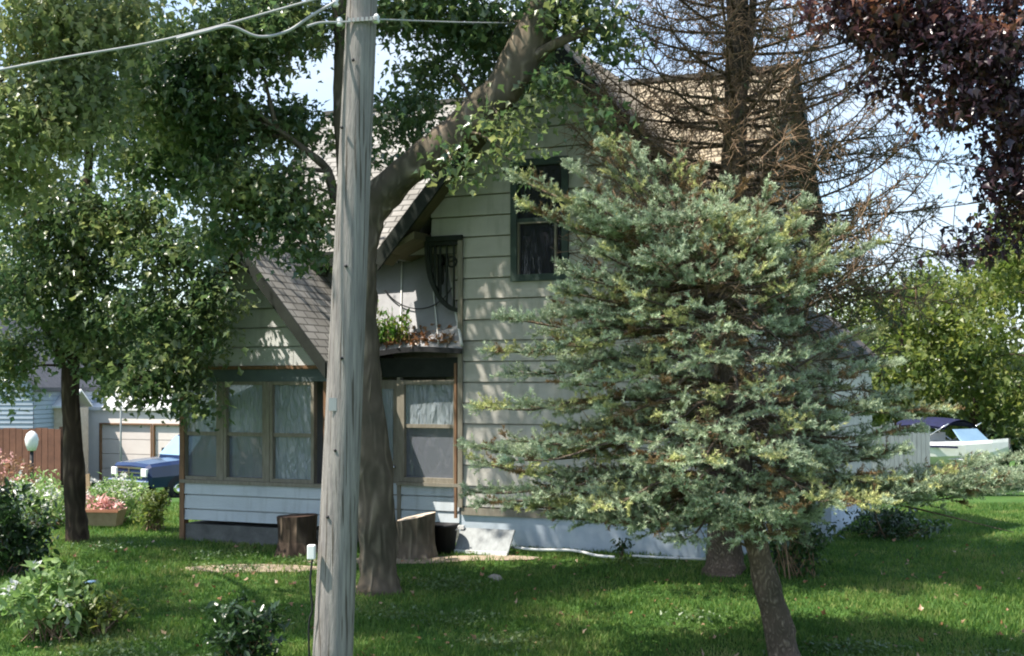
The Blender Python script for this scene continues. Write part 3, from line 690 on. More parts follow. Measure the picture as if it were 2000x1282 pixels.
# lean-to roof over the recess, ends against the cut corner; sagging eave
mb = MB(); n = 10
def shed(s, t):      # s across 0..1, t down 0..1
    aT = -3.7 + s * (AL - .02 + 3.7); aB = -3.7 + s * (AC + .08 + 3.7)
    a = aT + (aB - aT) * t; b = .52 + (-.17 - .52) * t; z = 4.40 + (2.97 + .10 * s - .04 * math.sin(s * 7) - 4.40) * t - .05 * math.sin(t * math.pi)
    return Vector((a, b, z))
for i in range(n):
    for j in range(n):
        p = [shed(i/n, (j+1)/n), shed((i+1)/n, (j+1)/n), shed((i+1)/n, j/n), shed(i/n, j/n)]
        mb.quad(p, smooth=True)
        mb.quad([q - Vector((0, -.03, .06)) for q in p[::-1]])
for i in range(n):
    p, q = shed(i/n, 1), shed((i+1)/n, 1); dn = Vector((0, -.03, .06)); mb.quad([p - dn, q - dn, q, p])
mb.build('lean_to_roof', M['metal_roof'], house)
mb = MB()
for i in range(n):
    p, q = shed(i/n, 1), shed((i+1)/n, 1); mb.bar(p + Vector((0, -.02, -.04)), q + Vector((0, -.02, -.04)), .03, .07)
mb.build('gutter', M['black'], house)
mb = MB()
for s_ in (.62, .86, 1.0):
    p = [shed(min(s_, 1), t) + Vector((0, -.012, .012)) for t in np.linspace(.02, .98, 8)]
    mb.tube(p, .012 if s_ < 1 else .022, 5)
mb.build('roof_seam', M['white'], house)
mb = MB()
for k in range(16):
    t = k / 16; p = shed(.5 + .5 * t, .36 + .9 * t * (1 - t)); q = shed(.5 + .5 * (k + 1) / 16, .36 + .9 * (k + 1) / 16 * (1 - (k + 1) / 16))
    mb.bar(p + Vector((0, -.03, .03)), q + Vector((0, -.03, .03)), .014, .014)
mb.build('roof_cable', M['black'], house)
MB().box(-4.0, -3.5, 2.75, 3.05, 6.2, 7.5).box(-4.06, -3.44, 2.7, 3.1, 7.5, 7.6).build('chimney', M['found'], house) if False else None

def HW(a, b, z): return Vector((O.x + cT * a + sT * b, O.y - sT * a + cT * b, z))

# weeds and dead leaves caught in the porch gutter
wd = thing('roof_weeds', 'green and rusty weeds sprouting from the lean-to porch gutter', 'weeds', HW(-2.5, -.12, 3.0))
C = []
for k in range(46):
    s_ = .30 + .38 * rng.random() ** .8 + .0; p = shed(s_, .93); hgt = .16 + .5 * rng.random() * max(.2, 1 - abs(s_ - .42) * 2.2)
    for q in range(16): C.append(np.array(HW(p.x + rng.normal() * .03, p.y - .04 + rng.normal() * .03, p.z + hgt * (q / 16) + .01)))
V, Fq = leaves_at(np.array(C), .06, droop=-.6, tmpl=LEAF_N, up=.2); mesh_arrays('foliage', V, Fq, M['weed'], wd)
st0 = []; st1 = []
for k in range(0, len(C), 16): st0.append(C[k]); st1.append(C[k + 15])
V, Fq = sticks(st0, st1, np.full(len(st0), .006), np.full(len(st0), .003)); tag(mesh_arrays('stems', V, Fq, M['twig'], wd), kind='stuff')
C = []
for k in range(420):
    s_ = .3 + .66 * rng.random(); p = shed(s_, .97 - abs(rng.normal()) * .07); C.append(np.array(HW(p.x, p.y - .01, p.z + .02)))
V, Fq = leaves_at(np.array(C), .055, droop=0, up=1.5)
tag(mesh_arrays('leaf_litter', V, Fq, M['litter'], origin=HW(-2.2, -.15, 2.95)), 'dead brown leaves gathered along the lean-to roof edge', 'leaf litter', kind='stuff')

# ============================================================ UTILITY POLE AND WIRES
pb = on_ground(642, 10.0)
pole = thing('utility_pole', 'leaning weathered grey wooden utility pole in front of the house', 'utility pole', pb)
base = P(645, 1392, 10); topp = P(722, -330, 10); mid = P(708, 0, 10)
sp = [base.lerp(topp, t) for t in np.linspace(0, 1, 14)]
MB().tube(sp, lerp_list([.160, .108], 14), 24, wob=.012).build('post', M['pole'], pole, world=True)
for x, y in ((655, 6), (663, 44), (735, 38)): 
    c = P(x, y, 9.9); mb = MB(); mb.lathe([(0, -.03), (.022, -.03), (.03, -.01), (.018, 0), (.028, .02), (.012, .04), (0, .045)], 10, c); mb.build('insulator', M['white'], pole, world=True)
mb = MB()
for k in range(7): c = P(682 + k * 8.5, 40 - k * .6, 9.86 - .0); mb.bar(c - Vector((.008, 0, 0)), c + Vector((.012, 0, 0)), .02, .03)
mb.bar(P(655, 44, 9.88), P(737, 38, 9.88), .012, .012)
mb.build('strap', M['wire'], pole, world=True)
for x, y in ((690, 118), (676, 520), (668, 700), (640, 1010), (655, 880), (668, 250)):
    c = P(x, y, 9.872); mb = MB().lathe([(0, 0), (.012, .0), (.012, .02), (0, .024)], 8); mb.v = [(v[0] + c.x, c.y - v[2], v[1] + c.z) for v in mb.v]; mb.build('bolt', M['black'], pole, world=True)
c = P(650, 790, 9.868); MB().box(c.x - .03, c.x + .03, c.y - .006, c.y, c.z - .05, c.z + .05).build('metal_tag', M['wood_grey'], pole, world=True)
mb = MB(); mb.box(-.03, .03, -.05, .02, -.055, .055); bx = P(609, 1078, 9.86)
mb.v = [tuple(Vector(v) + bx) for v in mb.v]; mb.build('meter_box', M['white'], pole, world=True, bevel=.008)
MB().tube(spline([P(610, 1090, 9.88), P(606, 1140, 9.88), P(610, 1190, 9.88), P(603, 1230, 9.9), P(608, 1390, 9.95)], 5), .008, 6).build('ground_cable', M['black'], pole, world=True)
def wire(name, label, pts, r, m=M['wire'], seg=8):
    sp = spline(pts, seg); o = MB().tube(sp, r, 6).build(name, m, origin=tuple(pts[0])); tag(o, label, 'wire'); return o
wire('service_cable', 'thick pale overhead cable running left from the pole top', [P(-900, 330, 8), P(0, 137, 9), P(330, 76, 9.5), P(655, -12, 9.9)], .0095)
wire('slack_cable', 'slack white cable looping beneath the overhead cable beside pole', [P(345, 76, 9.45), P(400, 62, 9.5), P(450, 52, 9.6), P(505, 72, 9.7), P(560, 62, 9.8), P(610, 30, 9.85), P(655, 4, 9.88)], .012)
wire('house_wire', 'thin wire stretched from the pole toward the house gable', [P(735, 38, 9.9), P(900, 44, 12), P(1000, 45, 14), P(1088, 44, 16.2)], .007)
wire('thin_cable', 'short thin cable end jutting left of the pole strap', [P(600, 52, 9.7), P(625, 45, 9.8), P(663, 44, 9.9)], .011)

# ============================================================ TREES
# forked maple just behind the pole
Y0 = 14.2
t_paths = [([P(738, 1170, Y0), P(738, 1120, Y0), P(732, 950, Y0), P(712, 760, Y0), P(702, 600, Y0), P(702, 500, Y0), P(722, 420, Y0), P(775, 350, Y0 - .1), P(870, 278, Y0 - .2), P(965, 195, Y0 - .3), P(1030, 95, Y0 - .4), P(1070, -30, Y0 - .4), P(1110, -300, Y0 - .4)], [.29, .218, .20, .195, .195, .195, .19, .185, .20, .205, .21, .18, .09], 6),
           ([P(706, 640, Y0), P(694, 500, Y0), P(680, 330, Y0), P(668, 200, Y0), P(668, 60, Y0), P(650, -150, Y0), P(640, -500, Y0)], [.15, .15, .12, .10, .09, .07, .04], 5),
           ([P(655, 395, Y0), P(640, 335, Y0), P(618, 310, Y0 - .1), P(540, 250, Y0 - .3)], [.06, .05, .04, .02], 4),
           ([P(990, 160, Y0 - .3), P(1060, 100, Y0 - .5), P(1150, 60, Y0 - .6), P(1180, 50, Y0 - .7)], [.09, .06, .04, .02], 4)]
ells = [E(480, 60, Y0 - .5, 130, 90, 110), E(330, 150, Y0 - .4, 120, 110, 120), E(560, 40, Y0, 100, 60, 60), E(420, 250, Y0 - .2, 110, 70, 80), E(560, 235, Y0 + .1, 80, 45, 34),
        E(820, 20, Y0, 120, 55, 75), E(960, 50, Y0 + .1, 90, 60, 45), E(860, 140, Y0 + .6, 110, 60, 34), E(780, 215, Y0 + .3, 70, 40, 18), E(1110, 10, Y0 - .5, 90, 45, 32),
        E(980, 240, Y0 - .75, 60, 36, 9), E(1070, 190, Y0 - .5, 45, 50, 12), E(988, 298, Y0 - .8, 16, 22, 3), E(885, 320, Y0 - .8, 26, 40, 6), E(1010, 150, Y0 + .7, 90, 70, 24), E(1185, 60, Y0 - .6, 50, 50, 12),
        E(1180, 190, Y0 - .6, 30, 40, 5), E(560, 385, Y0 - .6, 85, 80, 46), E(780, 260, Y0 + .5, 60, 40, 12), E(580, 460, Y0 - .7, 40, 55, 18), E(460, 370, Y0 - .4, 80, 60, 50), E(740, 320, Y0 + .2, 30, 20, 4), E(330, 300, Y0 + .6, 90, 70, 50), E(250, 230, Y0 + .8, 90, 80, 45), E(400, 340, Y0 + .5, 80, 60, 34), E(440, 450, Y0 - .5, 60, 50, 22),
        # crown above the frame
        E(500, -150, Y0, 230, 130, 90), E(820, -160, Y0, 230, 130, 80), E(1080, -200, Y0, 200, 150, 60), E(650, -420, Y0, 420, 180, 110), E(1000, -450, Y0, 300, 160, 70),
        ((-4.6, Y0 - 2.0, 8.0), (1.5, 1.5, 1.0), 70), ((.5, Y0 + .3, 9.6), (2, 2, 1), 110), ((-2.8, 15.7, 8.6), (1.9, 1.0, .9), 200), ((-1.0, 15.6, 9.3), (1.8, 1.1, .9), 190), ((-.6, 14.6, 8.0), (1.2, .7, .6), 60), ((-2.2, Y0 + 2.6, 9.0), (2.2, 1.4, 1.1), 120)]  # unseen leaf masses, several added to keep sun off the front wall
tree('maple_tree', 'large forked maple with a thick leaning limb behind the pole', 'tree', on_ground(738, Y0), t_paths, ells, M['maple'], M['bark'], per=50, spread=.165, size=.066, n=16, dens=.74)

# left slim tree
Y1 = 17.6
t_paths = [([P(152, 1064, Y1), P(148, 1000, Y1), P(142, 850, Y1), P(138, 720, Y1), P(150, 560, Y1), P(170, 380, Y1), P(180, 150, Y1)], [.17, .14, .125, .12, .10, .07, .03], 5),
           ([P(140, 740, Y1), P(90, 640, Y1), P(30, 560, Y1)], [.07, .05, .02], 4), ([P(140, 700, Y1), P(220, 640, Y1), P(320, 600, Y1 - .3)], [.06, .045, .02], 4)]
ells = [E(90, 420, Y1 - .5, 130, 80, 90), E(230, 420, Y1 - .6, 120, 70, 80), E(60, 560, Y1 - .8, 110, 70, 75), E(330, 500, Y1 - .9, 110, 60, 70), E(300, 610, Y1 - 1, 100, 45, 50), E(160, 640, Y1 - .3, 110, 40, 36),
        E(30, 680, Y1 - .4, 90, 45, 40), E(340, 690, Y1 - 1.1, 70, 55, 40), E(280, 740, Y1 - 1.1, 75, 45, 36), E(375, 770, Y1 - 1.2, 45, 50, 20), E(400, 640, Y1 - 1.2, 40, 60, 22), E(200, 700, Y1 - .6, 70, 45, 26), E(420, 560, Y1 - 1.2, 50, 50, 20),
        E(170, 250, Y1, 200, 120, 100), E(210, 520, Y1 - .2, 120, 60, 50), E(90, 500, Y1 + .3, 120, 70, 50), E(200, 60, Y1, 180, 100, 80), E(10, 745, Y1 - .2, 50, 25, 10)]
tree('shade_tree', 'slim dark trunked tree standing left of the porch', 'tree', on_ground(152, Y1), t_paths, ells, M['maple'], M['bark_dark'], per=46, spread=.17, size=.07, dens=.74)

# lime green tree, upper left, rooted left of the frame
Y2 = 12.5
t_paths = [([(-7.6, Y2, .1), (-7.5, Y2, 2), (-7.2, Y2 - .1, 4.2), (-6.6, Y2 - .2, 6.2), (-6.2, Y2 - .2, 8.6)], [.3, .22, .19, .13, .05], 5), ([(-7.3, Y2, 3.2), (-6.2, Y2 - .2, 4.6), (-5.0, Y2 - .2, 5.4)], [.12, .08, .03], 5)]
ells = [E(110, 60, Y2 - .4, 130, 100, 110), E(60, 230, Y2 - .6, 120, 90, 100), E(170, 190, Y2 - .3, 90, 80, 50), E(20, 340, Y2 - .2, 90, 55, 40), E(230, 30, Y2, 80, 60, 40),
        ((-7.6, Y2, 6.8), (2.2, 1.6, 1.6), 170), ((-5.8, Y2, 8.6), (2.2, 1.8, 1.2), 160), ((-8.4, Y2 + 2.5, 7.5), (2, 2, 1.5), 120), ((-7.2, Y2 - 2.2, 7.6), (2.4, 1.4, 1.3), 100), ((-5.0, Y2 - 2.2, 8.9), (1.7, 1.2, .7), 110), ((-2.9, Y2 - 2.6, 9.6), (1.2, .9, .6), 34)]  # outer masses out of view, some added to throw shade on the lawn
tree('lime_tree', 'pale yellow-green leafed tree reaching in at upper left corner', 'tree', (-7.6, Y2, float(ground(-7.6, Y2))), t_paths, ells, M['maple_yellow'], M['bark'], per=44, spread=.16, size=.058, dens=.8)

# purple maple, right
Y3 = 12.0
t_paths = [([(6.6, Y3 + .6, .1), (6.5, Y3 + .6, 2), (6.2, Y3 + .5, 4.2), (5.4, Y3 + .4, 6.4), (5.0, Y3 + .4, 8.4)], [.3, .22, .18, .12, .05], 5), ([(6.2, Y3 + .5, 4.0), (5.2, Y3 + .2, 5.0), (4.0, Y3, 5.7), (3.2, Y3, 5.9)], [.12, .07, .04, .02], 5)]
ells = [E(1930, 60, Y3 - .4, 120, 110, 110), E(1780, 60, Y3, 110, 70, 75), E(1660, 25, Y3 + .3, 80, 40, 34), E(1870, 190, Y3 - .2, 90, 75, 52), E(1980, 280, Y3 - .3, 60, 110, 60), E(1760, 150, Y3 + .2, 60, 40, 16),
        E(1965, 410, Y3 - .2, 60, 60, 20), E(1900, 460, Y3 + .1, 45, 30, 8), E(1790, -80, Y3, 260, 110, 110), E(2050, 150, Y3, 130, 200, 90),
        ((5.6, Y3, 7.6), (2.2, 1.8, 1.4), 170), ((3.6, Y3 + .5, 8.4), (1.8, 1.6, 1.0), 100), ((6.4, Y3 + 2, 7), (2, 2, 1.6), 110)]
tree('purple_maple', 'dark purple leafed maple overhanging from the upper right', 'tree', (6.6, Y3 + .6, float(ground(6.6, Y3))), t_paths, ells, M['purple'], M['bark_dark'], per=46, spread=.14, size=.06, dens=.56)

# ------------------------------------------------------------ spruces
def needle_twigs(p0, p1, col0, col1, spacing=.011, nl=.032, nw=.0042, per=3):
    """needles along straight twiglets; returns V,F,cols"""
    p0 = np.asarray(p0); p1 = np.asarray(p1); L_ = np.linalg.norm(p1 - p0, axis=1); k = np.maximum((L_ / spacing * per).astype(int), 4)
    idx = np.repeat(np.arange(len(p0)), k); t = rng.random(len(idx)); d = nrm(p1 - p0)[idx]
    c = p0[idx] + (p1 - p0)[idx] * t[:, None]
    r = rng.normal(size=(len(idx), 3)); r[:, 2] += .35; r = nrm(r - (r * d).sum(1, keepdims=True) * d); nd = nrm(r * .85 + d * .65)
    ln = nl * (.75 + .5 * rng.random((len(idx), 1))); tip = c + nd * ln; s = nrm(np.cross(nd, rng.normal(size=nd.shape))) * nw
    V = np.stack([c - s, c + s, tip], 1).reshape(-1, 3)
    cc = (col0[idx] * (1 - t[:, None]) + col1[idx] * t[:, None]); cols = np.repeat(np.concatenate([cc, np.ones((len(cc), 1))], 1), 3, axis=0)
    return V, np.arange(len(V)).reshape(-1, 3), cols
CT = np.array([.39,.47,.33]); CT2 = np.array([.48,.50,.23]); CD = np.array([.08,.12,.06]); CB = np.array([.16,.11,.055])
def spruce_foliage(branches, twlen=.24, step=.05, green0=.3, brown=.12):
    """branches: (list of pts, density) -> arrays of twigs"""
    P0, P1, C0, C1 = [], [], [], []; W0, W1 = [], []
    for pts, dens, green0 in branches:
        pts = [np.array(p) for p in pts]; seg = np.cumsum([0] + [np.linalg.norm(pts[i+1] - pts[i]) for i in range(len(pts)-1)]); T = seg[-1]
        at = lambda s: np.array([np.interp(s, seg, [p[k] for p in pts]) for k in range(3)])
        s = T * green0; warm = rng.random() < .45
        side = 1
        while s < T:
            u = (s - T * green0) / (T * (1 - green0) + 1e-6); c = at(s); d = at(min(s + .05, T + .0)) - at(max(s - .05, 0)); d = d / (np.linalg.norm(d) + 1e-9)
            sd_ = np.cross(d, [0, 0, 1]); sd_ = sd_ / (np.linalg.norm(sd_) + 1e-9); side = -side
            ln = twlen * (.35 + .9 * math.sin(math.pi * (.18 + .72 * u))) * (.7 + .6 * rng.random()); dirr = d * .75 + sd_ * side * .8 + np.array([0, 0, .06 + .15 * rng.normal()]); dirr /= np.linalg.norm(dirr)
            e = c + dirr * ln
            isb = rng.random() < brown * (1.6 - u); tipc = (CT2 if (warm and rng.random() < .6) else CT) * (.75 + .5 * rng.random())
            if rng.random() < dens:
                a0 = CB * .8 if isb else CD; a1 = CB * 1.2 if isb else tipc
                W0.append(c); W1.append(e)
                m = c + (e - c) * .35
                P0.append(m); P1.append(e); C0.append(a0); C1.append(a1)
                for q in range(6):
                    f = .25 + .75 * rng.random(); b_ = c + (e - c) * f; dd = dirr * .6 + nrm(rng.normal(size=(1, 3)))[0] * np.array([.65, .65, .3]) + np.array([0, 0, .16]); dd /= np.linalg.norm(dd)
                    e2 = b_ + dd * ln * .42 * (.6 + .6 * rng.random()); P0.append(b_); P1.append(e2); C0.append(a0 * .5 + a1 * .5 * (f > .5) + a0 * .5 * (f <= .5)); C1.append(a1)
            s += step * (.7 + .6 * rng.random())
        # tip tuft
        if dens > .3:
            e = at(T); d = at(T) - at(T * .93); d /= np.linalg.norm(d) + 1e-9
            for q in range(7):
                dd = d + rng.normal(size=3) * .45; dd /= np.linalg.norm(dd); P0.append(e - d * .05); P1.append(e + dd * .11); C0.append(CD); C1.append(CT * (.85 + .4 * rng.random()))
    return map(np.array, (P0, P1, C0, C1, W0, W1))

def blue_spruce():
    Ys = 11.3; tb = on_ground(1530, Ys)
    t = thing('blue_spruce', 'blue-green spruce with a curved bare lower trunk before the house', 'tree', tb)
    tp = spline([P(1535, 1305, Ys), P(1515, 1200, Ys), P(1485, 1100, Ys), P(1455, 950, Ys), P(1430, 780, Ys), P(1395, 600, Ys), P(1330, 440, Ys), P(1230, 315, Ys)], 6)
    rr = lerp_list([.14, .125, .105, .09, .08, .065, .045, .015], len(tp)); mb = MB(); mb.tube(tp, rr, 14, wob=.25)
    sec = spline([P(1395, 600, Ys), P(1440, 520, Ys + .1), P(1470, 440, Ys + .1), P(1480, 385, Ys + .1)], 5); mb.tube(sec, lerp_list([.05, .02], len(sec)), 8)
    ty = [( (HOR + (CAMZ - p.z) / p.y * F), (1000 + p.x / p.y * F), p) for p in tp]
    tab = [(285,1175,1245),(330,1105,1340),(380,1010,1500),(430,1110,1560),(480,1110,1600),(540,1090,1600),(600,990,1560),(660,960,1560),(720,945,1620),(780,950,1640),(830,925,1680),(880,905,1690),(930,890,1760),(985,960,1560),(1030,1050,1540)]
    Ty, TL, TR = zip(*tab); br = []
    def trunk_at(y):
        j = min(range(len(ty)), key=lambda i: abs(ty[i][0] - y)); return ty[j]
    levels = np.array([375, 410, 450, 490, 535, 580, 625, 670, 715, 760, 805, 850, 890, 930, 970, 1000])
    for i, y in enumerate(levels):
        l, r_ = np.interp(y, Ty, TL), np.interp(y, Ty, TR); rise = np.interp(y, [300, 600, 1000], [-70, 20, 40])
        ys_ = y + (60 if y < 500 else 0) - (10 if y > 800 else 0)
        tt = trunk_at(ys_); root = tt[2] + Vector((rng.normal() * .01, rng.normal() * .01, rng.normal() * .03))
        nb = 11 if y < 800 else 14
        for k in range(nb):
            ph = 2 * math.pi * (k + (i % 3) / 3 + rng.random() * .5) / nb; cx, sx = math.cos(ph), math.sin(ph)
            ext = ((tt[1] - l) if cx < 0 else (r_ - tt[1])); ext = max(ext, 120)
            avg = min((r_ - l) * .5, 430)
            if abs(cx) < .75: ext = min(ext, avg)
            if y < 520: ext *= .8; avg *= .8
            rad = (.62 + .42 * rng.random())
            if y > 960 and rad > .7: rad *= .9
            tipx = tt[1] + cx * ext * rad; dep = Ys + sx * avg * .85 * rad * Ys / F
            tip = P(tipx, y, dep); tip.z = CAMZ + (HOR - (y + rng.normal() * 16 + (28 * rng.random() if y > 900 else 0) + (40 if y < 460 else 0))) / F * Ys
            m1 = root.lerp(tip, .5) + Vector((0, 0, -.10 if y < 600 else .10)); br.append(([root, m1 * 1, root.lerp(tip, .8) + Vector((0, 0, -.05 if y < 600 else -.02)), tip], (.38 if (cx > .1 and 500 < y < 880) else .6 if sx < -.5 and 480 < y < 900 else .95), (.6 if (cx > -.1 and 500 < y < 880) else .3)))
    # broad upper shoulders seen in the outline
    for (x, y, sx_, sy_, dz) in ((1010,350,1240,430,0),(1030,405,1250,480,.1),(1180,290,1290,430,-.1),(1240,300,1300,430,.1),(1120,330,1270,440,.2),(1360,345,1340,470,0),(1430,365,1400,520,.2),(1500,380,1440,520,-.1),(1570,400,1450,530,0),
                             (1640,455,1460,560,.1),(1700,480,1480,560,.2),(1610,520,1450,600,-.2),(1555,440,1460,560,-.3),(1300,330,1320,450,-.2),(985,620,1230,640,-.3),(1960,930,1700,965,-.2),(2040,935,1750,960,.1),(1880,950,1600,950,-.1),(1800,960,1560,960,-.4),(2030,915,1750,960,.3),(1900,905,1700,950,-.3),(1990,890,1720,945,.5),(1930,960,1680,975,.3),(1830,925,1600,950,.4),(1760,880,1560,900,-.2),(1790,840,1560,850,.2),(1740,710,1540,740,-.1),(1690,650,1520,690,.2),(1760,770,1560,790,.2),(940,905,1150,930,-.4),(920,870,1120,890,-.2),(1000,985,1180,980,-.3),(1090,1010,1250,1000,-.4),(1250,1030,1380,1000,-.5),(1180,960,1330,960,-.7),(1700,800,1540,820,-.3),(1850,800,1600,790,.1)):
        a, b = P(sx_, sy_, Ys), P(x, y, Ys + dz); j = trunk_at(sy_)[2]
        br.append(([j, a.lerp(j, .3), a, a.lerp(b, .5) + Vector((0, 0, -.05)), b], 1., .3))
    for pts, _, _g in br:
        sp = spline(pts, 3); mb.tube(sp, lerp_list([.02, .012, .004], len(sp)), 5, caps=False)
    # bare low branches and dead stubs
    for (x0, y0, x1, y1) in ((1475,1060,1590,1070),(1470,1000,1200,1010),(1465,960,1100,985),(1460,940,1980,1040),(1440,800,1700,640),(1450,880,1560,860),(1440,760,1300,770),(1480,1080,1400,1060)):
        a, b = P(x0, y0, Ys), P(x1, y1, Ys + rng.normal() * .2); sp = spline([a, a.lerp(b, .5) + Vector((0, 0, .05)), b], 4); mb.tube(sp, lerp_list([.018, .004], len(sp)), 5, caps=False)
    mb.build('trunk', M['bark_spruce'], t, world=True)
    P0, P1, C0, C1, W0, W1 = spruce_foliage(br)
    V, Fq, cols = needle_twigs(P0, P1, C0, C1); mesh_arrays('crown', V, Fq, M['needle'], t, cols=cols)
    # bare inner twigs
    q0, q1 = [W0], [W1]
    e0, e1 = [], []
    for pts, _, _g in br:
        a, b = np.array(pts[0]), np.array(pts[-1])
        for k in range(14):
            f = .05 + .6 * rng.random(); c = a + (b - a) * f; d = nrm(rng.normal(size=(1, 3)))[0] * (.1 + .15 * rng.random()); d[2] = d[2] * .6 - .03; e0.append(c); e1.append(c + d)
    q0.append(np.array(e0)); q1.append(np.array(e1)); q0 = np.concatenate(q0); q1 = np.concatenate(q1)
    V, Fq = sticks(q0, q1, np.full(len(q0), .004), np.full(len(q0), .0015)); tag(mesh_arrays('twigs', V, Fq, M['twig'], t), kind='stuff')
    print('spruce needles', len(P0))
blue_spruce()

def bare_spruce():
    Ys = 15.2; tb = on_ground(1412, Ys)
    t = thing('bare_conifer', 'tall half dead conifer with bare brown branches behind the blue spruce', 'tree', tb)
    tp = spline([P(1412, 1128, Ys), P(1415, 1080, Ys), P(1420, 900, Ys), P(1425, 650, Ys), P(1432, 350, Ys), P(1440, 50, Ys), P(1446, -250, Ys), P(1450, -600, Ys)], 6)
    mb = MB(); mb.tube(tp, lerp_list([.27, .21, .19, .17, .15, .125, .09, .02], len(tp)), 14, wob=.22)
    sec = spline([P(1436, 300, Ys), P(1455, 150, Ys - .1), P(1475, -50, Ys - .1), P(1480, -300, Ys - .1)], 5); mb.tube(sec, lerp_list([.07, .03], len(sec)), 8)
    W0, W1, R0, R1 = [], [], [], []; br = []
    def limb(a, pts, r0, dense=1., green=0.):
        sp = spline([a] + pts, 5); mb.tube(sp, lerp_list([r0, r0 * .55, r0 * .2], len(sp)), 5, caps=False)
        n = len(sp)
        for i in range(3, n):
            for k in range(int(3 * dense + .5)):
                c = np.array(sp[i].lerp(sp[max(i-1,0)], rng.random())); d = np.array(sp[i] - sp[i-1]); d /= np.linalg.norm(d) + 1e-9
                v = d * .6 + rng.normal(size=3) * .6 + np.array([0, 0, -.1]); v /= np.linalg.norm(v); ln = .12 + .3 * rng.random()
                e = c + v * ln; W0.append(c); W1.append(e); R0.append(.007)
                for q in range(3):
                    c2 = c + (e - c) * (.3 + .6 * rng.random()); v2 = v * .6 + rng.normal(size=3) * .6; v2 /= np.linalg.norm(v2); e2 = c2 + v2 * ln * .5
                    W0.append(c2); W1.append(e2); R0.append(.004)
                    if rng.random() < green: br.append((c2, e2))
    for i, y in enumerate(np.arange(-420, 640, 44)):
        root = P(np.interp(y, [-600, 1100], [1450, 1412]), y, Ys)
        for k in range(6):
            ph = 2 * math.pi * (k + (i % 2) * .5 + rng.random() * .4) / 6; ln = np.interp(y, [-420, 0, 640], [.7, 1.7, 2.0]) * (.75 + .35 * rng.random())
            if math.cos(ph) > .2 : ln *= 1.25
            up = .38 + .2 * rng.normal() * .4; d = Vector((math.cos(ph), math.sin(ph), 0))
            limb(root, [root + d * ln * .4 + Vector((0, 0, ln * .03)), root + d * ln * .75 + Vector((0, 0, ln * up * .4)), root + d * ln + Vector((0, 0, ln * up))], .024, 1.3, .03)
    for (x0, y0, x1, y1, x2, y2, g) in ((1440,300,1650,275,1900,250,.5),(1440,330,1680,300,1930,330,.5),(1438,380,1700,420,1960,390,.5),(1436,420,1650,460,1880,500,.6),(1436,350,1600,330,1800,280,.4),(1434,460,1700,520,1950,470,.5),(1430,540,1620,560,1850,590,.4),(1430,640,1600,650,1770,610,.6),(1428,690,1590,705,1740,690,.6),(1425,750,1560,770,1690,760,.6),(1430,600,1560,600,1700,560,.4),
                                      (1440,230,1600,160,1720,60,.1),(1440,200,1560,120,1640,20,.1),(1432,520,1650,580,1800,560,.4),(1440,260,1250,200,1150,120,0),(1436,360,1280,290,1160,230,0),(1430,440,1300,330,1210,270,0)):
        limb(P(x0, y0, Ys), [P((x0+x1)/2, (y0+y1)/2 + 12, Ys + rng.normal() * .2), P(x1, y1, Ys + rng.normal() * .5), P(x2, y2, Ys + rng.normal() * .8)], .026, 2.0, min(1, g * 1.9))
    mb.build('trunk', M['bark_spruce'], t, world=True)
    V, Fq = sticks(np.array(W0), np.array(W1), np.array(R0), np.array(R0) * .5); tag(mesh_arrays('twigs', V, Fq, M['twig'], t), kind='stuff')
    p0 = np.array([b[0] for b in br]); p1 = np.array([b[1] for b in br]); n = len(p0); c0 = np.tile(np.array([.05,.08,.055]), (n, 1)); c1 = np.tile(np.array([.085,.13,.085]), (n, 1))
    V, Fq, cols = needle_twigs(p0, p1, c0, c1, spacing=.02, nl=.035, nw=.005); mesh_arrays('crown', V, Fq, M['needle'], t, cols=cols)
bare_spruce()

# ------------------------------------------------------------ background trees
def bg_tree(px, Y, h, r, label, leafm, name='leafy_tree', n=230, size=.15, base_frac=.2):
    g = on_ground(px, Y); e = []
    for k in range(16):
        v = nrm(rng.normal(size=(1, 3)))[0]; c = np.array([g.x, g.y, g.z + h * (base_frac + (1 - base_frac) / 2)]) + v * np.array([r * .75, r * .75, h * .34])
        e.append((tuple(c), (r * .36, r * .36, h * .13), n // 12))
    tree(name, label, 'tree', g, [([g - Vector((0, 0, .1)), g + Vector((.1, 0, h * .35)), g + Vector((0, 0, h * .8))], [r * .09, r * .06, .03], 4)], e, leafm, M['bark_dark'], group=None, per=44, spread=.36, size=size, twig_r=.02)
bg_tree(1760, 43, 7.4, 2.6, 'small yellow-green tree behind the pale fence at right', M['bright_leaf'])
bg_tree(1900, 46, 8.6, 3.2, 'rounded light green tree directly behind the boat', M['bright_leaf'])
bg_tree(2040, 41, 9.0, 3.2, 'broad light green tree at the far right edge', M['bright_leaf'])
bg_tree(1690, 52, 5.6, 3.2, 'distant dark green tree low on the right skyline', M['maple'], size=.28)
bg_tree(1930, 52, 5.5, 5.0, 'wide dark hedge-like tree beyond the boat', M['maple'], size=.3)
bg_tree(90, 66, 8.5, 5.0, 'distant green tree rising behind the grey-blue house', M['maple'], size=.34)
bg_tree(330, 70, 9.0, 6.0, 'distant green tree rising behind the cream garage', M['maple'], size=.34)
bg_tree(-60, 58, 10, 5.0, 'distant tree at the extreme left edge', M['maple_yellow'], size=.34)

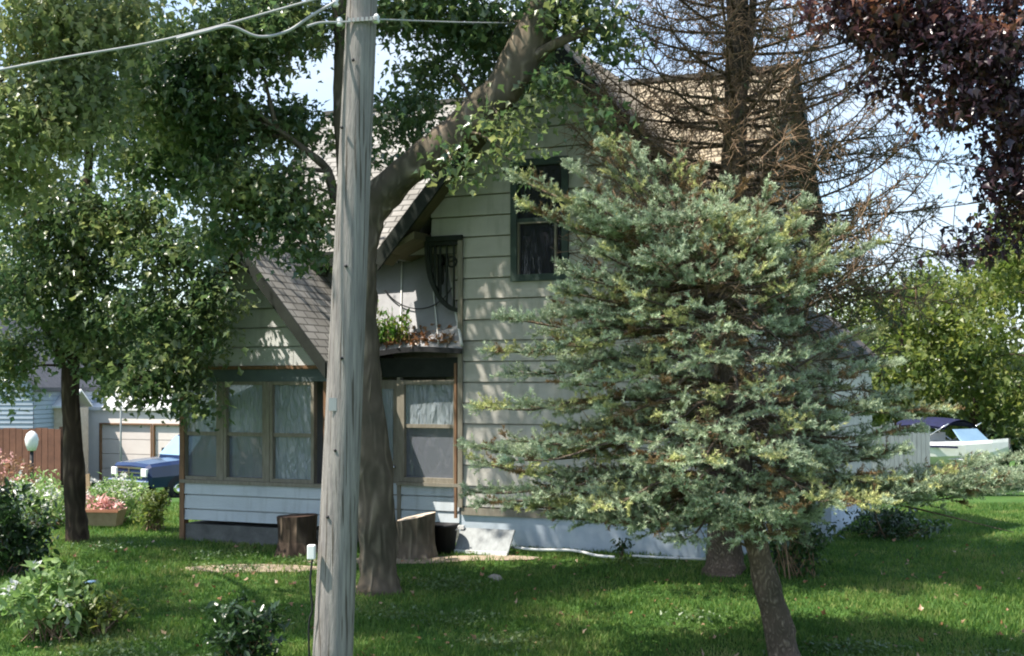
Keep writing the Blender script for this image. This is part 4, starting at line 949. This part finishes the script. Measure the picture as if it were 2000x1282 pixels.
# ------------------------------------------------------------ shrubs
def shrub(name, label, px, Y, rx, h, leafm, n=60, per=30, size=.06, stems=9, flower=None, nf=60, group=None, tmpl=LEAF_N, ry=None, droop=.1):
    g = on_ground(px, Y); t = thing(name, label, 'shrub', g, 0, group); ry = ry or rx
    e = [((g.x, g.y, g.z + h * .52), (rx, ry, h * .5), n)]
    V, Fq, C, own = crown(e, per, max(.05, rx * .16), size, 1., tmpl=tmpl, droop=droop, up=.9); V[:, 2] = np.maximum(V[:, 2], g.z + .005)
    mesh_arrays('foliage', V, Fq, leafm, t)
    pk = C[rng.integers(0, len(C), stems * 3)]; b = np.tile(np.array(g), (len(pk), 1)) + rng.normal(size=(len(pk), 3)) * np.array([rx * .3, ry * .3, 0])
    V, Fq = sticks(b, pk, np.full(len(pk), .01), np.full(len(pk), .004)); tag(mesh_arrays('stems', V, Fq, M['twig'], t), kind='stuff')
    if flower:
        C2 = C[rng.integers(0, len(C), nf)] + rng.normal(size=(nf, 3)) * np.array([rx * .1, ry * .1, .04]); C2[:, 1] -= ry * .25; C2[:, 2] += h * .06
        C3 = np.repeat(C2, 7, axis=0) + rng.normal(size=(nf * 7, 3)) * .02
        V, Fq = leaves_at(C3, .04, droop=-.2); tag(mesh_arrays('flowers', V, Fq, flower, t), kind='stuff')
    return t
shrub('dark_shrub', 'dense dark green shrub at the left edge of the lawn', 15, 15.3, .5, 1.05, M['shrub_dark'], n=90, size=.075)
shrub('hosta_plant', 'pale variegated leafy plant in the near left lawn', 100, 12.1, .42, .72, M['shrub_pale'], n=46, per=26, size=.085, flower=M['petal'], nf=14)
shrub('hosta_plant', 'darker green leafy clump just right of the pale variegated plant', 190, 12.3, .34, .5, M['bright_leaf'], n=30, per=22, size=.07)
shrub('low_shrub', 'low dark shrub on the lawn left of the pole base', 480, 11.2, .33, .62, M['shrub_dark'], n=44, size=.06)
shrub('flowering_shrub', 'white flowering shrub left of the slim tree trunk', 75, 19.4, .62, .85, M['shrub_pale'], n=70, flower=M['petal'], nf=80, group='white flowering shrubs beyond the lawn')
shrub('flowering_shrub', 'white flowering shrub between slim tree and green bush', 225, 19.8, .5, .80, M['shrub_pale'], n=60, flower=M['petal'], nf=80, group='white flowering shrubs beyond the lawn')
shrub('round_shrub', 'round bright green bush against the porch corner', 300, 18.9, .27, .62, M['bright_leaf'], n=50, size=.05)
shrub('corner_shrub', 'dark brownish shrub behind the spruce trunk at house corner', 1560, 15.0, .42, 1.0, M['shrub_dark'], n=70, size=.055)
shrub('spreading_shrub', 'low spreading dark shrub right of the pale foundation', 1745, 18.2, .62, .42, M['shrub_dark'], n=60, size=.055)
shrub('foundation_plant', 'small teal green plant against the pale foundation', 1212, 15.95, .05, .34, M['shrub_dark'], n=10, per=12, size=.05)
shrub('edge_shrub', 'reddish flowering shrub far left beside the brown fence', 10, 21.5, .5, 1.0, M['litter'], n=30, per=20, flower=M['petal_pink'], nf=30)

# ============================================================ SMALL OBJECTS BY THE PORCH
def stump(px, Y, rad, h, tilt, label, top_m, bark_m):
    g = on_ground(px, Y); t = thing('tree_stump', label, 'stump', g); n = 22; body = MB(); rings = []
    for k, z in enumerate((-.03, .05, h * .35, h * .7, 1)):
        ring = []
        for j in range(n):
            a = 2 * math.pi * j / n; f = 1 + .16 * mnoise.noise(Vector((math.cos(a) * 2.2, math.sin(a) * 2.2, px + k * .3)))
            rr = rad * f * (1.22, 1.12, 1.0, .98, .97)[k]; zz = z if k < 4 else h + tilt * math.cos(a) * rad
            ring.append((rr * math.cos(a), rr * math.sin(a), zz))
        rings.append(ring)
    for a_, b_ in zip(rings, rings[1:]):
        for j in range(n): body.quad([a_[j], a_[(j+1) % n], b_[(j+1) % n], b_[j]], smooth=True)
    body.build('bark', bark_m, t); tp = MB()
    for j in range(n):
        p, q = rings[-1][j], rings[-1][(j+1) % n]; tp.quad([(0, 0, h + .012), (p[0], p[1], p[2] + .002), (q[0], q[1], q[2] + .002)])
    tp.build('cut_top', top_m, t)
stump(580, 16.5, .26, .50, .05, 'dark mossy old stump at the projecting porch corner', M['wood_dark'], M['bark_dark'])
stump(812, 16.25, .25, .50, .22, 'brown stump with a pale sloping sawn top beside the maple', M['wood_pale'], M['bark'])
g = on_ground(868, 16.5)
t = thing('dark_tub', 'dark plastic tub between the pale topped stump and white board', 'tub', g)
MB().lathe([(.0, .01), (.13, .0), (.17, .34), (.185, .34), (.185, .37), (.16, .37), (.12, .05), (0, .05)], 18).build('tub', M['black'], t)
MB().tube([(math.cos(a) * .19, math.sin(a) * .05 - .1, .36 + abs(math.sin(a)) * -.1) for a in np.linspace(0, math.pi, 9)], .008, 6).build('handle', M['white'], t)
g = on_ground(945, 16.45)
t = thing('white_board', 'white painted board leaning low against the wing foundation', 'board', g, -TH)
MB().hexa([(-.38, -.12, 0), (.38, -.12, 0), (.38, -.09, 0), (-.38, -.09, 0), (-.38, .12, .30), (.38, .12, .30), (.38, .15, .29), (-.38, .15, .29)]).build('panel', M['wood_grey'], t)
MB().box(-.39, .39, -.15, -.125, 0, .045).box(-.43, -.33, .08, .12, .28, .33).build('batten', M['white'], t)
def ground_pipe(label, pts, r):
    pp = []
    for px, Y in pts:
        q = on_ground(px, Y); pp.append(q + Vector((0, 0, r + .045)))
    o = MB().tube(spline(pp, 6), r, 8).build('white_pipe', M['white'], origin=tuple(pp[0])); tag(o, label, 'pipe')
ground_pipe('white pipe curving on the grass near the white board', [(1000, 16.5), (1050, 16.3), (1120, 16.25), (1165, 15.95), (1200, 15.85)], .018)
ground_pipe('white pipe lying straight along the foundation left of conifer trunk', [(1235, 15.95), (1290, 15.85), (1330, 15.8), (1378, 15.75)], .016)
g = on_ground(968, 14.9)
def rock(g, r, label):
    import bmesh
    bm = bmesh.new(); bmesh.ops.create_icosphere(bm, subdivisions=3, radius=r)
    for v in bm.verts: v.co *= 1 + .35 * mnoise.noise(v.co * (1.2 / r)); v.co.z *= .5
    me = bpy.data.meshes.new('rock'); bm.to_mesh(me); bm.free(); me.materials.append(M['rock'])
    o = bpy.data.objects.new('rock', me); COL.objects.link(o); o.location = g + Vector((0, 0, r * .2)); tag(o, label, 'rock')
rock(g, .09, 'small pale rock in the lawn before the white board')
g = on_ground(180, 13.6)
t = thing('garden_light', 'small garden stake light with a pale blue cap on the lawn', 'garden light', g)
MB().tube([(0, 0, 0), (0, 0, .17)], .012, 8).build('stake', M['black'], t)
MB().lathe([(0, .16), (.045, .165), (.05, .19), (.075, .20), (.07, .225), (.03, .24), (0, .245)], 16).build('cap', mat('pale_blue_plastic', (.3,.45,.6), (.25,.4,.55), 4, rough=.3), t)
g = on_ground(200, 19.2)
t = thing('planter', 'long tan wooden planter by the slim tree trunk', 'planter', g, R(-6))
MB().hexa([(-.26, -.13, 0.03), (.26, -.13, .03), (.26, .13, .03), (-.26, .13, .03), (-.31, -.17, .27), (.31, -.17, .27), (.31, .17, .27), (-.31, .17, .27)]).build('trough', M['wood_tan'], t)
MB().box(-.32, .32, -.19, -.165, .24, .28).build('rim', M['terracotta'], t)
V, Fq = leaves_at(np.array(g) + np.array([0, 0, .33]) + rng.normal(size=(160, 3)) * np.array([.17, .06, .06]), .06, droop=-.3); mesh_arrays('flowers', V, Fq, M['petal_pink'], None); 
fl = bpy.context.scene.collection.objects[-1]; fl.name = 'planter_flowers'; tag(fl, 'pink flowers growing in the long tan planter', 'flowers', kind='stuff')
g = on_ground(175, 19.5)
o = MB().hexa([(-.05, -.03, 0), (.05, -.03, 0), (.05, .03, 0), (-.05, .03, 0), (-.17, .1, .75), (-.04, .1, .78), (-.04, .14, .78), (-.17, .14, .75)]).build('leaning_board', M['wood_tan'], origin=(0, 0, 0)); o.location = g
tag(o, 'tan board leaning behind the planter next to trunk', 'board')

# ============================================================ BACKGROUND LEFT: fence, garage, sheds, pickup
g = on_ground(60, 37)
t = thing('board_fence', 'red-brown board fence behind the flowering shrubs', 'fence', g)
mb = MB()
x = -8.0
while x < .85:
    mb.box(x, x + .17, -.02, .02, .03, 1.95 + .02 * math.sin(x * 7)); x += .185
mb.build('boards', M['brick'], t)
mb = MB()
for x in np.arange(-7.6, 1.0, 2.1): MB().box(x, x + .1, .065, .15, 0, 2.0).build('post', M['wood_dark'], t)
for z in (.4, 1.5): MB().box(-8, 1.0, .022, .06, z, z + .1).build('rail', M['wood_dark'], t)
# cream garage
Yg = 50; k = F / Yg
def gx(px): return (px - 1000) / k
gz = float(ground(0, Yg)); c = Vector((gx(250), Yg, gz))
t = thing('garage', 'cream garage with white roof and beige overhead doors', 'garage', c, R(-24))
x0, x1 = gx(148) - c.x, gx(420) - c.x; ez = CAMZ + (HOR - 802) / k - gz; d0, d1 = gx(182) - c.x, gx(306) - c.x; e0, e1 = gx(314) - c.x, gx(400) - c.x; dz = CAMZ + (HOR - 830) / k - gz
MB().box(x0, d0 - .06, 0, .2, 0, ez).box(d1 + .06, e0 - .06, 0, .2, 0, ez).box(e1 + .06, x1, 0, .2, 0, ez).box(d0 - .06, d1 + .06, 0, .2, dz + .06, ez).box(e0 - .06, e1 + .06, 0, .2, dz + .06, ez)\
    .box(x0, x0 + .2, .2, 7, 0, ez).box(x1 - .2, x1, .2, 7, 0, ez).box(x0, x1, 6.8, 7, 0, ez - .001).build('wall', M['garage'], t)
for a, b in ((d0, d1), (e0, e1)):
    mb = MB()
    for q in range(4): mb.box(a, b, .08, .12, q * dz / 4 + .01, (q + 1) * dz / 4 - .01)
    dd = mb.build('door', M['garage_door'], t)
    MB().box(a - .058, a, -.03, .08, 0, dz).box(b, b + .058, -.03, .08, 0, dz).box(a - .058, b + .058, -.03, .08, dz + .001, dz + .058).build('frame', M['trim_brown'], dd)
mb = MB(); mb.hexa([(x0 - .3, -.12, ez), (x1 + .3, -.12, ez), (x1 + .3, 3.5, ez + .95), (x0 - .3, 3.5, ez + .95), (x0 - .3, -.12, ez + .12), (x1 + .3, -.12, ez + .12), (x1 + .3, 3.5, ez + 1.07), (x0 - .3, 3.5, ez + 1.07)])
mb.hexa([(x0 - .3, 3.5, ez + .95), (x1 + .3, 3.5, ez + .95), (x1 + .3, 7.4, ez), (x0 - .3, 7.4, ez), (x0 - .3, 3.5, ez + 1.07), (x1 + .3, 3.5, ez + 1.07), (x1 + .3, 7.4, ez + .12), (x0 - .3, 7.4, ez + .12)])
mb.build('roof', M['whiteroof'], t)
# thin metal pole
g = on_ground(236, 42); o = MB().tube([(0, 0, 0), (0, 0, 3.6)], .03, 8).lathe([(0, 3.6), (.05, 3.6), (.05, 3.65), (0, 3.7)], 8).build('metal_pole', M['wood_grey']); o.location = g; tag(o, 'thin grey metal pole in front of the garage door', 'pole')
# white shed
c = on_ground(98, 47); kk = F / 47
t = thing('white_shed', 'small white roofed shed between grey-blue house and tree trunk', 'shed', c)
hw = 36 / kk; zt = CAMZ + (HOR - 797) / kk - c.z
MB().box(-hw, hw, 0, 2.2, 0, zt).build('wall', M['wood_pale'], t)
MB().box(.1, .5, -.02, -.002, 1.15, 1.65).build('window', M['pane_solid'], t); MB().box(-.45, -.25, -.02, -.002, 1.3, 1.45).build('window', M['pane_solid'], t)
MB().hexa([(-hw - .1, -.2, zt), (hw + .1, -.2, zt), (hw + .1, 1.1, zt + .62), (-hw - .1, 1.1, zt + .62), (-hw - .1, -.2, zt + .07), (hw + .1, -.2, zt + .07), (hw + .1, 1.1, zt + .69), (-hw - .1, 1.1, zt + .69)])\
    .hexa([(-hw - .1, 1.1, zt + .62), (hw + .1, 1.1, zt + .62), (hw + .1, 2.4, zt), (-hw - .1, 2.4, zt), (-hw - .1, 1.1, zt + .69), (hw + .1, 1.1, zt + .69), (hw + .1, 2.4, zt + .07), (-hw - .1, 2.4, zt + .07)]).build('roof', M['whiteroof'], t)
# grey-blue neighbour house
c = on_ground(-30, 45); kk = F / 45
t = thing('neighbour_house', 'grey-blue clapboard house cut by the left edge', 'house', c)
x1 = 95 / kk; zt = CAMZ + (HOR - 748) / kk - c.z; xm = x1 - 2.2; pk = zt + 2.3
mb = MB(); siding(mb, (-3, 0), (x1, 0), [rect(0, x1 + 3, 0, zt)], 0, expo=.16, lip=.025); siding(mb, (-3, 0), (x1, 0), [[(0 + 1., zt), (3 + x1, zt), (3 + xm, pk)]], 0, expo=.16, lip=.025)
siding(mb, (x1, 0), (x1, 7), [rect(0, 7, 0, zt)], 0, expo=.16); mb.build('wall', M['greyblue'], t)
mb = MB(); mb.hexa([(x1 + .25, -.3, zt - .3), (x1 + .25, 7, zt - .3), (xm, 7, pk), (xm, -.3, pk), (x1 + .25, -.3, zt - .16), (x1 + .25, 7, zt - .16), (xm, 7, pk + .16), (xm, -.3, pk + .16)])
mb.hexa([(xm, -.3, pk), (xm, 7, pk), (-3.3, 7, zt - .3), (-3.3, -.3, zt - .3), (xm, -.3, pk + .16), (xm, 7, pk + .16), (-3.3, 7, zt - .14), (-3.3, -.3, zt - .14)]); mb.build('roof', M['darkroof'], t)
window('window', -.9, .1, -.04, 1.2, 2.6, M['white'], M['pane_solid'], parent=t)
# globe yard lamp
g = on_ground(62, 33)
t = thing('yard_lamp', 'white globe yard lamp on a dark post by the fence', 'lamp', g)
gz_ = CAMZ + (HOR - 862) / (F / 33) - g.z
MB().tube([(0, 0, 0), (0, 0, gz_ - .2)], .05, 10).build('post', M['black'], t)
MB().lathe([(0, gz_ - .26), (.10, gz_ - .24), (.15, gz_ - .1), (.17, gz_ + .05), (.13, gz_ + .18), (.06, gz_ + .25), (0, gz_ + .27)], 18).build('globe', M['white'], t)
# blue pickup
def pickup():
    g = on_ground(415, 37.2)
    t = thing('pickup_truck', 'dark blue pickup truck with chrome grille parked beyond the porch', 'pickup truck', g, R(-42))
    # local: front toward -Y, x across
    W = .95
    def loft(secs):
        mb = MB(); n = len(secs[0])
        for s in range(len(secs) - 1):
            for i in range(n - 1): mb.quad([secs[s][i], secs[s][i+1], secs[s+1][i+1], secs[s+1][i]], smooth=False)
        mb.quad(secs[0][::-1]); mb.quad(secs[-1]); return mb
    def sec(y, w, zb, zt, zs):
        return [(-w, y, zb), (-w - .03, y, (zb + zs) / 2), (-w, y, zs), (-w + .1, y, zt), (0, y, zt + .03), (w - .1, y, zt), (w, y, zs), (w + .03, y, (zb + zs) / 2), (w, y, zb)]
    loft([sec(-2.7, .86, .55, .98, .9), sec(-2.6, .93, .42, 1.06, .98), sec(-2.0, W, .42, 1.12, 1.02), sec(-1.25, W, .42, 1.16, 1.06), sec(.6, W, .42, 1.16, 1.08), sec(.62, W, .42, 1.16, 1.08), sec(2.6, W, .45, 1.16, 1.1)]).build('body', M['blue_paint'], t, bevel=.02)
    def cab(y, w, zt): return [(-w, y, 1.14), (-w + .02, y, zt - .2), (-w + .14, y, zt), (w - .14, y, zt), (w - .02, y, zt - .2), (w, y, 1.14)]
    loft([cab(-1.3, .86, 1.2), cab(-.72, .80, 1.78), cab(-.3, .80, 1.84), cab(.35, .80, 1.82), cab(.6, .84, 1.3)]).build('cab', M['blue_paint'], t, bevel=.02)
    ws = MB().hexa([(-.74, -1.27, 1.22), (.74, -1.27, 1.22), (.64, -.79, 1.73), (-.64, -.79, 1.73), (-.74, -1.295, 1.24), (.74, -1.295, 1.24), (.64, -.82, 1.755), (-.64, -.82, 1.755)]); ws.build('windshield', M['glass_car'], t)
    for sx in (-1, 1):
        MB().hexa([(sx*.85, -.85, 1.22), (sx*.85, .3, 1.22), (sx*.80, .2, 1.68), (sx*.80, -.62, 1.68), (sx*.885, -.85, 1.22), (sx*.885, .3, 1.22), (sx*.835, .2, 1.68), (sx*.835, -.62, 1.68)]).build('side_window', M['glass_car'], t)
        MB().box(min(sx*.62, sx*.88), max(sx*.62, sx*.88), -2.75, -2.66, .72, .94).build('headlight', M['white'], t, bevel=.02)
        MB().box(min(sx*.98, sx*1.18), max(sx*.98, sx*1.18), -.95, -.88, 1.18, 1.4).build('mirror', M['black'], t, bevel=.02)
        for yy in (-1.75, 1.65):
            wh = thing('wheel', None, None, (sx * .86, yy, .38)); wh.parent = t
            mb = MB().lathe([(.2, -.11), (.36, -.12), (.38, -.08), (.38, .08), (.36, .12), (.2, .11)], 22); mb.v = [(v[2], v[0], v[1]) for v in mb.v]; mb.build('tyre', M['black'], wh)
            mb = MB().lathe([(0, -.06), (.1, -.1), (.2, -.08), (.21, .08), (.1, .1), (0, .06)], 14); mb.v = [(v[2], v[0], v[1]) for v in mb.v]; mb.build('rim', M['chrome'], wh)
    mb = MB().box(-.62, .62, -2.72, -2.64, .68, .72).box(-.62, .62, -2.72, -2.64, .92, .97).box(-.03, .03, -2.73, -2.64, .72, .92)
    mb.box(-.62, -.57, -2.72, -2.64, .72, .92).box(.57, .62, -2.72, -2.64, .72, .92).box(-.57, .57, -2.72, -2.65, .80, .83); mb.build('grille', M['chrome'], t)
    MB().box(-.56, .56, -2.68, -2.66, .73, .91).build('grille_mesh', M['black'], t)
    MB().box(-.95, .95, -2.82, -2.70, .44, .62).build('bumper', M['chrome'], t, bevel=.03)
    MB().box(-.82, .82, .75, 2.5, 1.165, 1.2).build('bed_cover', M['black'], t)
pickup()

# ============================================================ BACKGROUND RIGHT: fence and boat
g = on_ground(1720, 31)
t = thing('picket_fence', 'pale grey upright board fence beyond the house at right', 'fence', g)
mb = MB(); x = -1.5
while x < 1.2: 
    h = 1.8 + .05 * math.sin(x * 9); mb.hexa([(x, -.015, .05), (x + .1, -.015, .05), (x + .1, .015, .05), (x, .015, .05), (x, -.015, h), (x + .1, -.015, h), (x + .1, .015, h), (x, .015, h)]); x += .108
mb.build('pickets', M['wood_grey'], t); MB().box(-1.5, 1.2, .018, .06, .4, .48).box(-1.5, 1.2, .018, .06, 1.4, 1.48).build('rails', M['wood_grey'], t)
def boat():
    g = on_ground(1850, 38) + Vector((0, 0, .42)); t = thing('motor_boat', 'white motorboat with navy canvas top parked on a trailer', 'boat', g, R(38))
    secs = []
    for y, w, zb, zt in ((-2.0, .05, .95, 1.32), (-1.7, .38, .68, 1.28), (-1.1, .78, .5, 1.22), (-.2, .98, .42, 1.18), (1.0, 1.0, .42, 1.16), (2.0, .94, .44, 1.16)):
        secs.append([(-w, y, zt), (-w * 1.03, y, zt - .1), (-w * .92, y, (zb + zt) / 2 - .05), (-w * .5, y, zb + .08), (0, y, zb), (w * .5, y, zb + .08), (w * .92, y, (zb + zt) / 2 - .05), (w * 1.03, y, zt - .1), (w, y, zt)])
    mb = MB()
    for s in range(len(secs) - 1):
        for i in range(8): mb.quad([secs[s][i], secs[s+1][i], secs[s+1][i+1], secs[s][i+1]], smooth=True)
        a, b = secs[s], secs[s+1]
        if s < 2: mb.quad([a[0], a[8], b[8], b[0]])
        else:
            for sg in (0, 8):
                f = lambda p: (p[0] * .78, p[1], p[2] - .02); mb.quad([a[sg], b[sg], f(b[sg]), f(a[sg])]); mb.quad([f(a[sg]), f(b[sg]), (b[sg][0]*.75, b[sg][1], .7), (a[sg][0]*.75, a[sg][1], .7)])
    mb.quad(secs[-1]); mb.box(-.72, .72, -1.0, 1.9, .68, .7)
    mb.build('hull', M['white'], t)
    MB().box(-1.03, -.99, -1., 2., 1.02, 1.08).box(1.0, 1.04, -1., 2., 1.02, 1.08).build('stripe', M['navy'], t)
    MB().hexa([(-.7, -.95, 1.2), (.7, -.95, 1.2), (.7, -.9, 1.2), (-.7, -.9, 1.2), (-.6, -.6, 1.55), (.6, -.6, 1.55), (.6, -.56, 1.55), (-.6, -.56, 1.55)]).build('windscreen', M['glass_car'], t)
    n = 8; mb = MB()
    for i in range(n):
        for j in range(6):
            def q(i, j): u = -1 + 2 * i / n; return (u * .85, -.45 + j * .30, 1.88 - .22 * u * u - .07 * (j / 3 - 1) ** 2)
            p = [q(i, j), q(i+1, j), q(i+1, j+1), q(i, j+1)]; mb.quad(p, smooth=True); mb.quad([(a[0], a[1], a[2] - .05) for a in p[::-1]], smooth=True)
    mb.build('canopy', M['navy'], t)
    for sx in (-1, 1):
        mb = MB()
        for y in (-.6, 1.3): mb.tube([(sx * .85, .4, 1.16), (sx * .85, y, 1.72)], .016, 6)
        mb.build('canopy_frame', M['chrome'], t)
    for y in (.1, 1.2): MB().box(-.6, .6, y, y + .4, .7, 1.05).box(-.6, .6, y + .34, y + .45, 1.05, 1.42).build('seat', M['white'], t, bevel=.03)
    MB().box(-.2, .2, 2.02, 2.4, .7, 1.45).box(-.07, .07, 2.1, 2.3, .2, .7).build('motor', M['white'], t, bevel=.04)
    tr = MB().box(-.65, -.57, -2.4, 1.9, .3, .38).box(.57, .65, -2.4, 1.9, .3, .38).box(-.9, .9, .8, .9, .28, .36).box(-.65, .65, -1.2, -1.12, .3, .38).build('trailer', M['wood_grey'], t)
    for sx in (-1, 1):
        mb = MB().lathe([(.0, -.09), (.27, -.1), (.29, -.06), (.29, .06), (.27, .1), (0, .09)], 18); mb.v = [(v[2] + sx * .95, v[0] + .85, v[1] + .3) for v in mb.v]; mb.build('wheel', M['black'], tr)
boat()
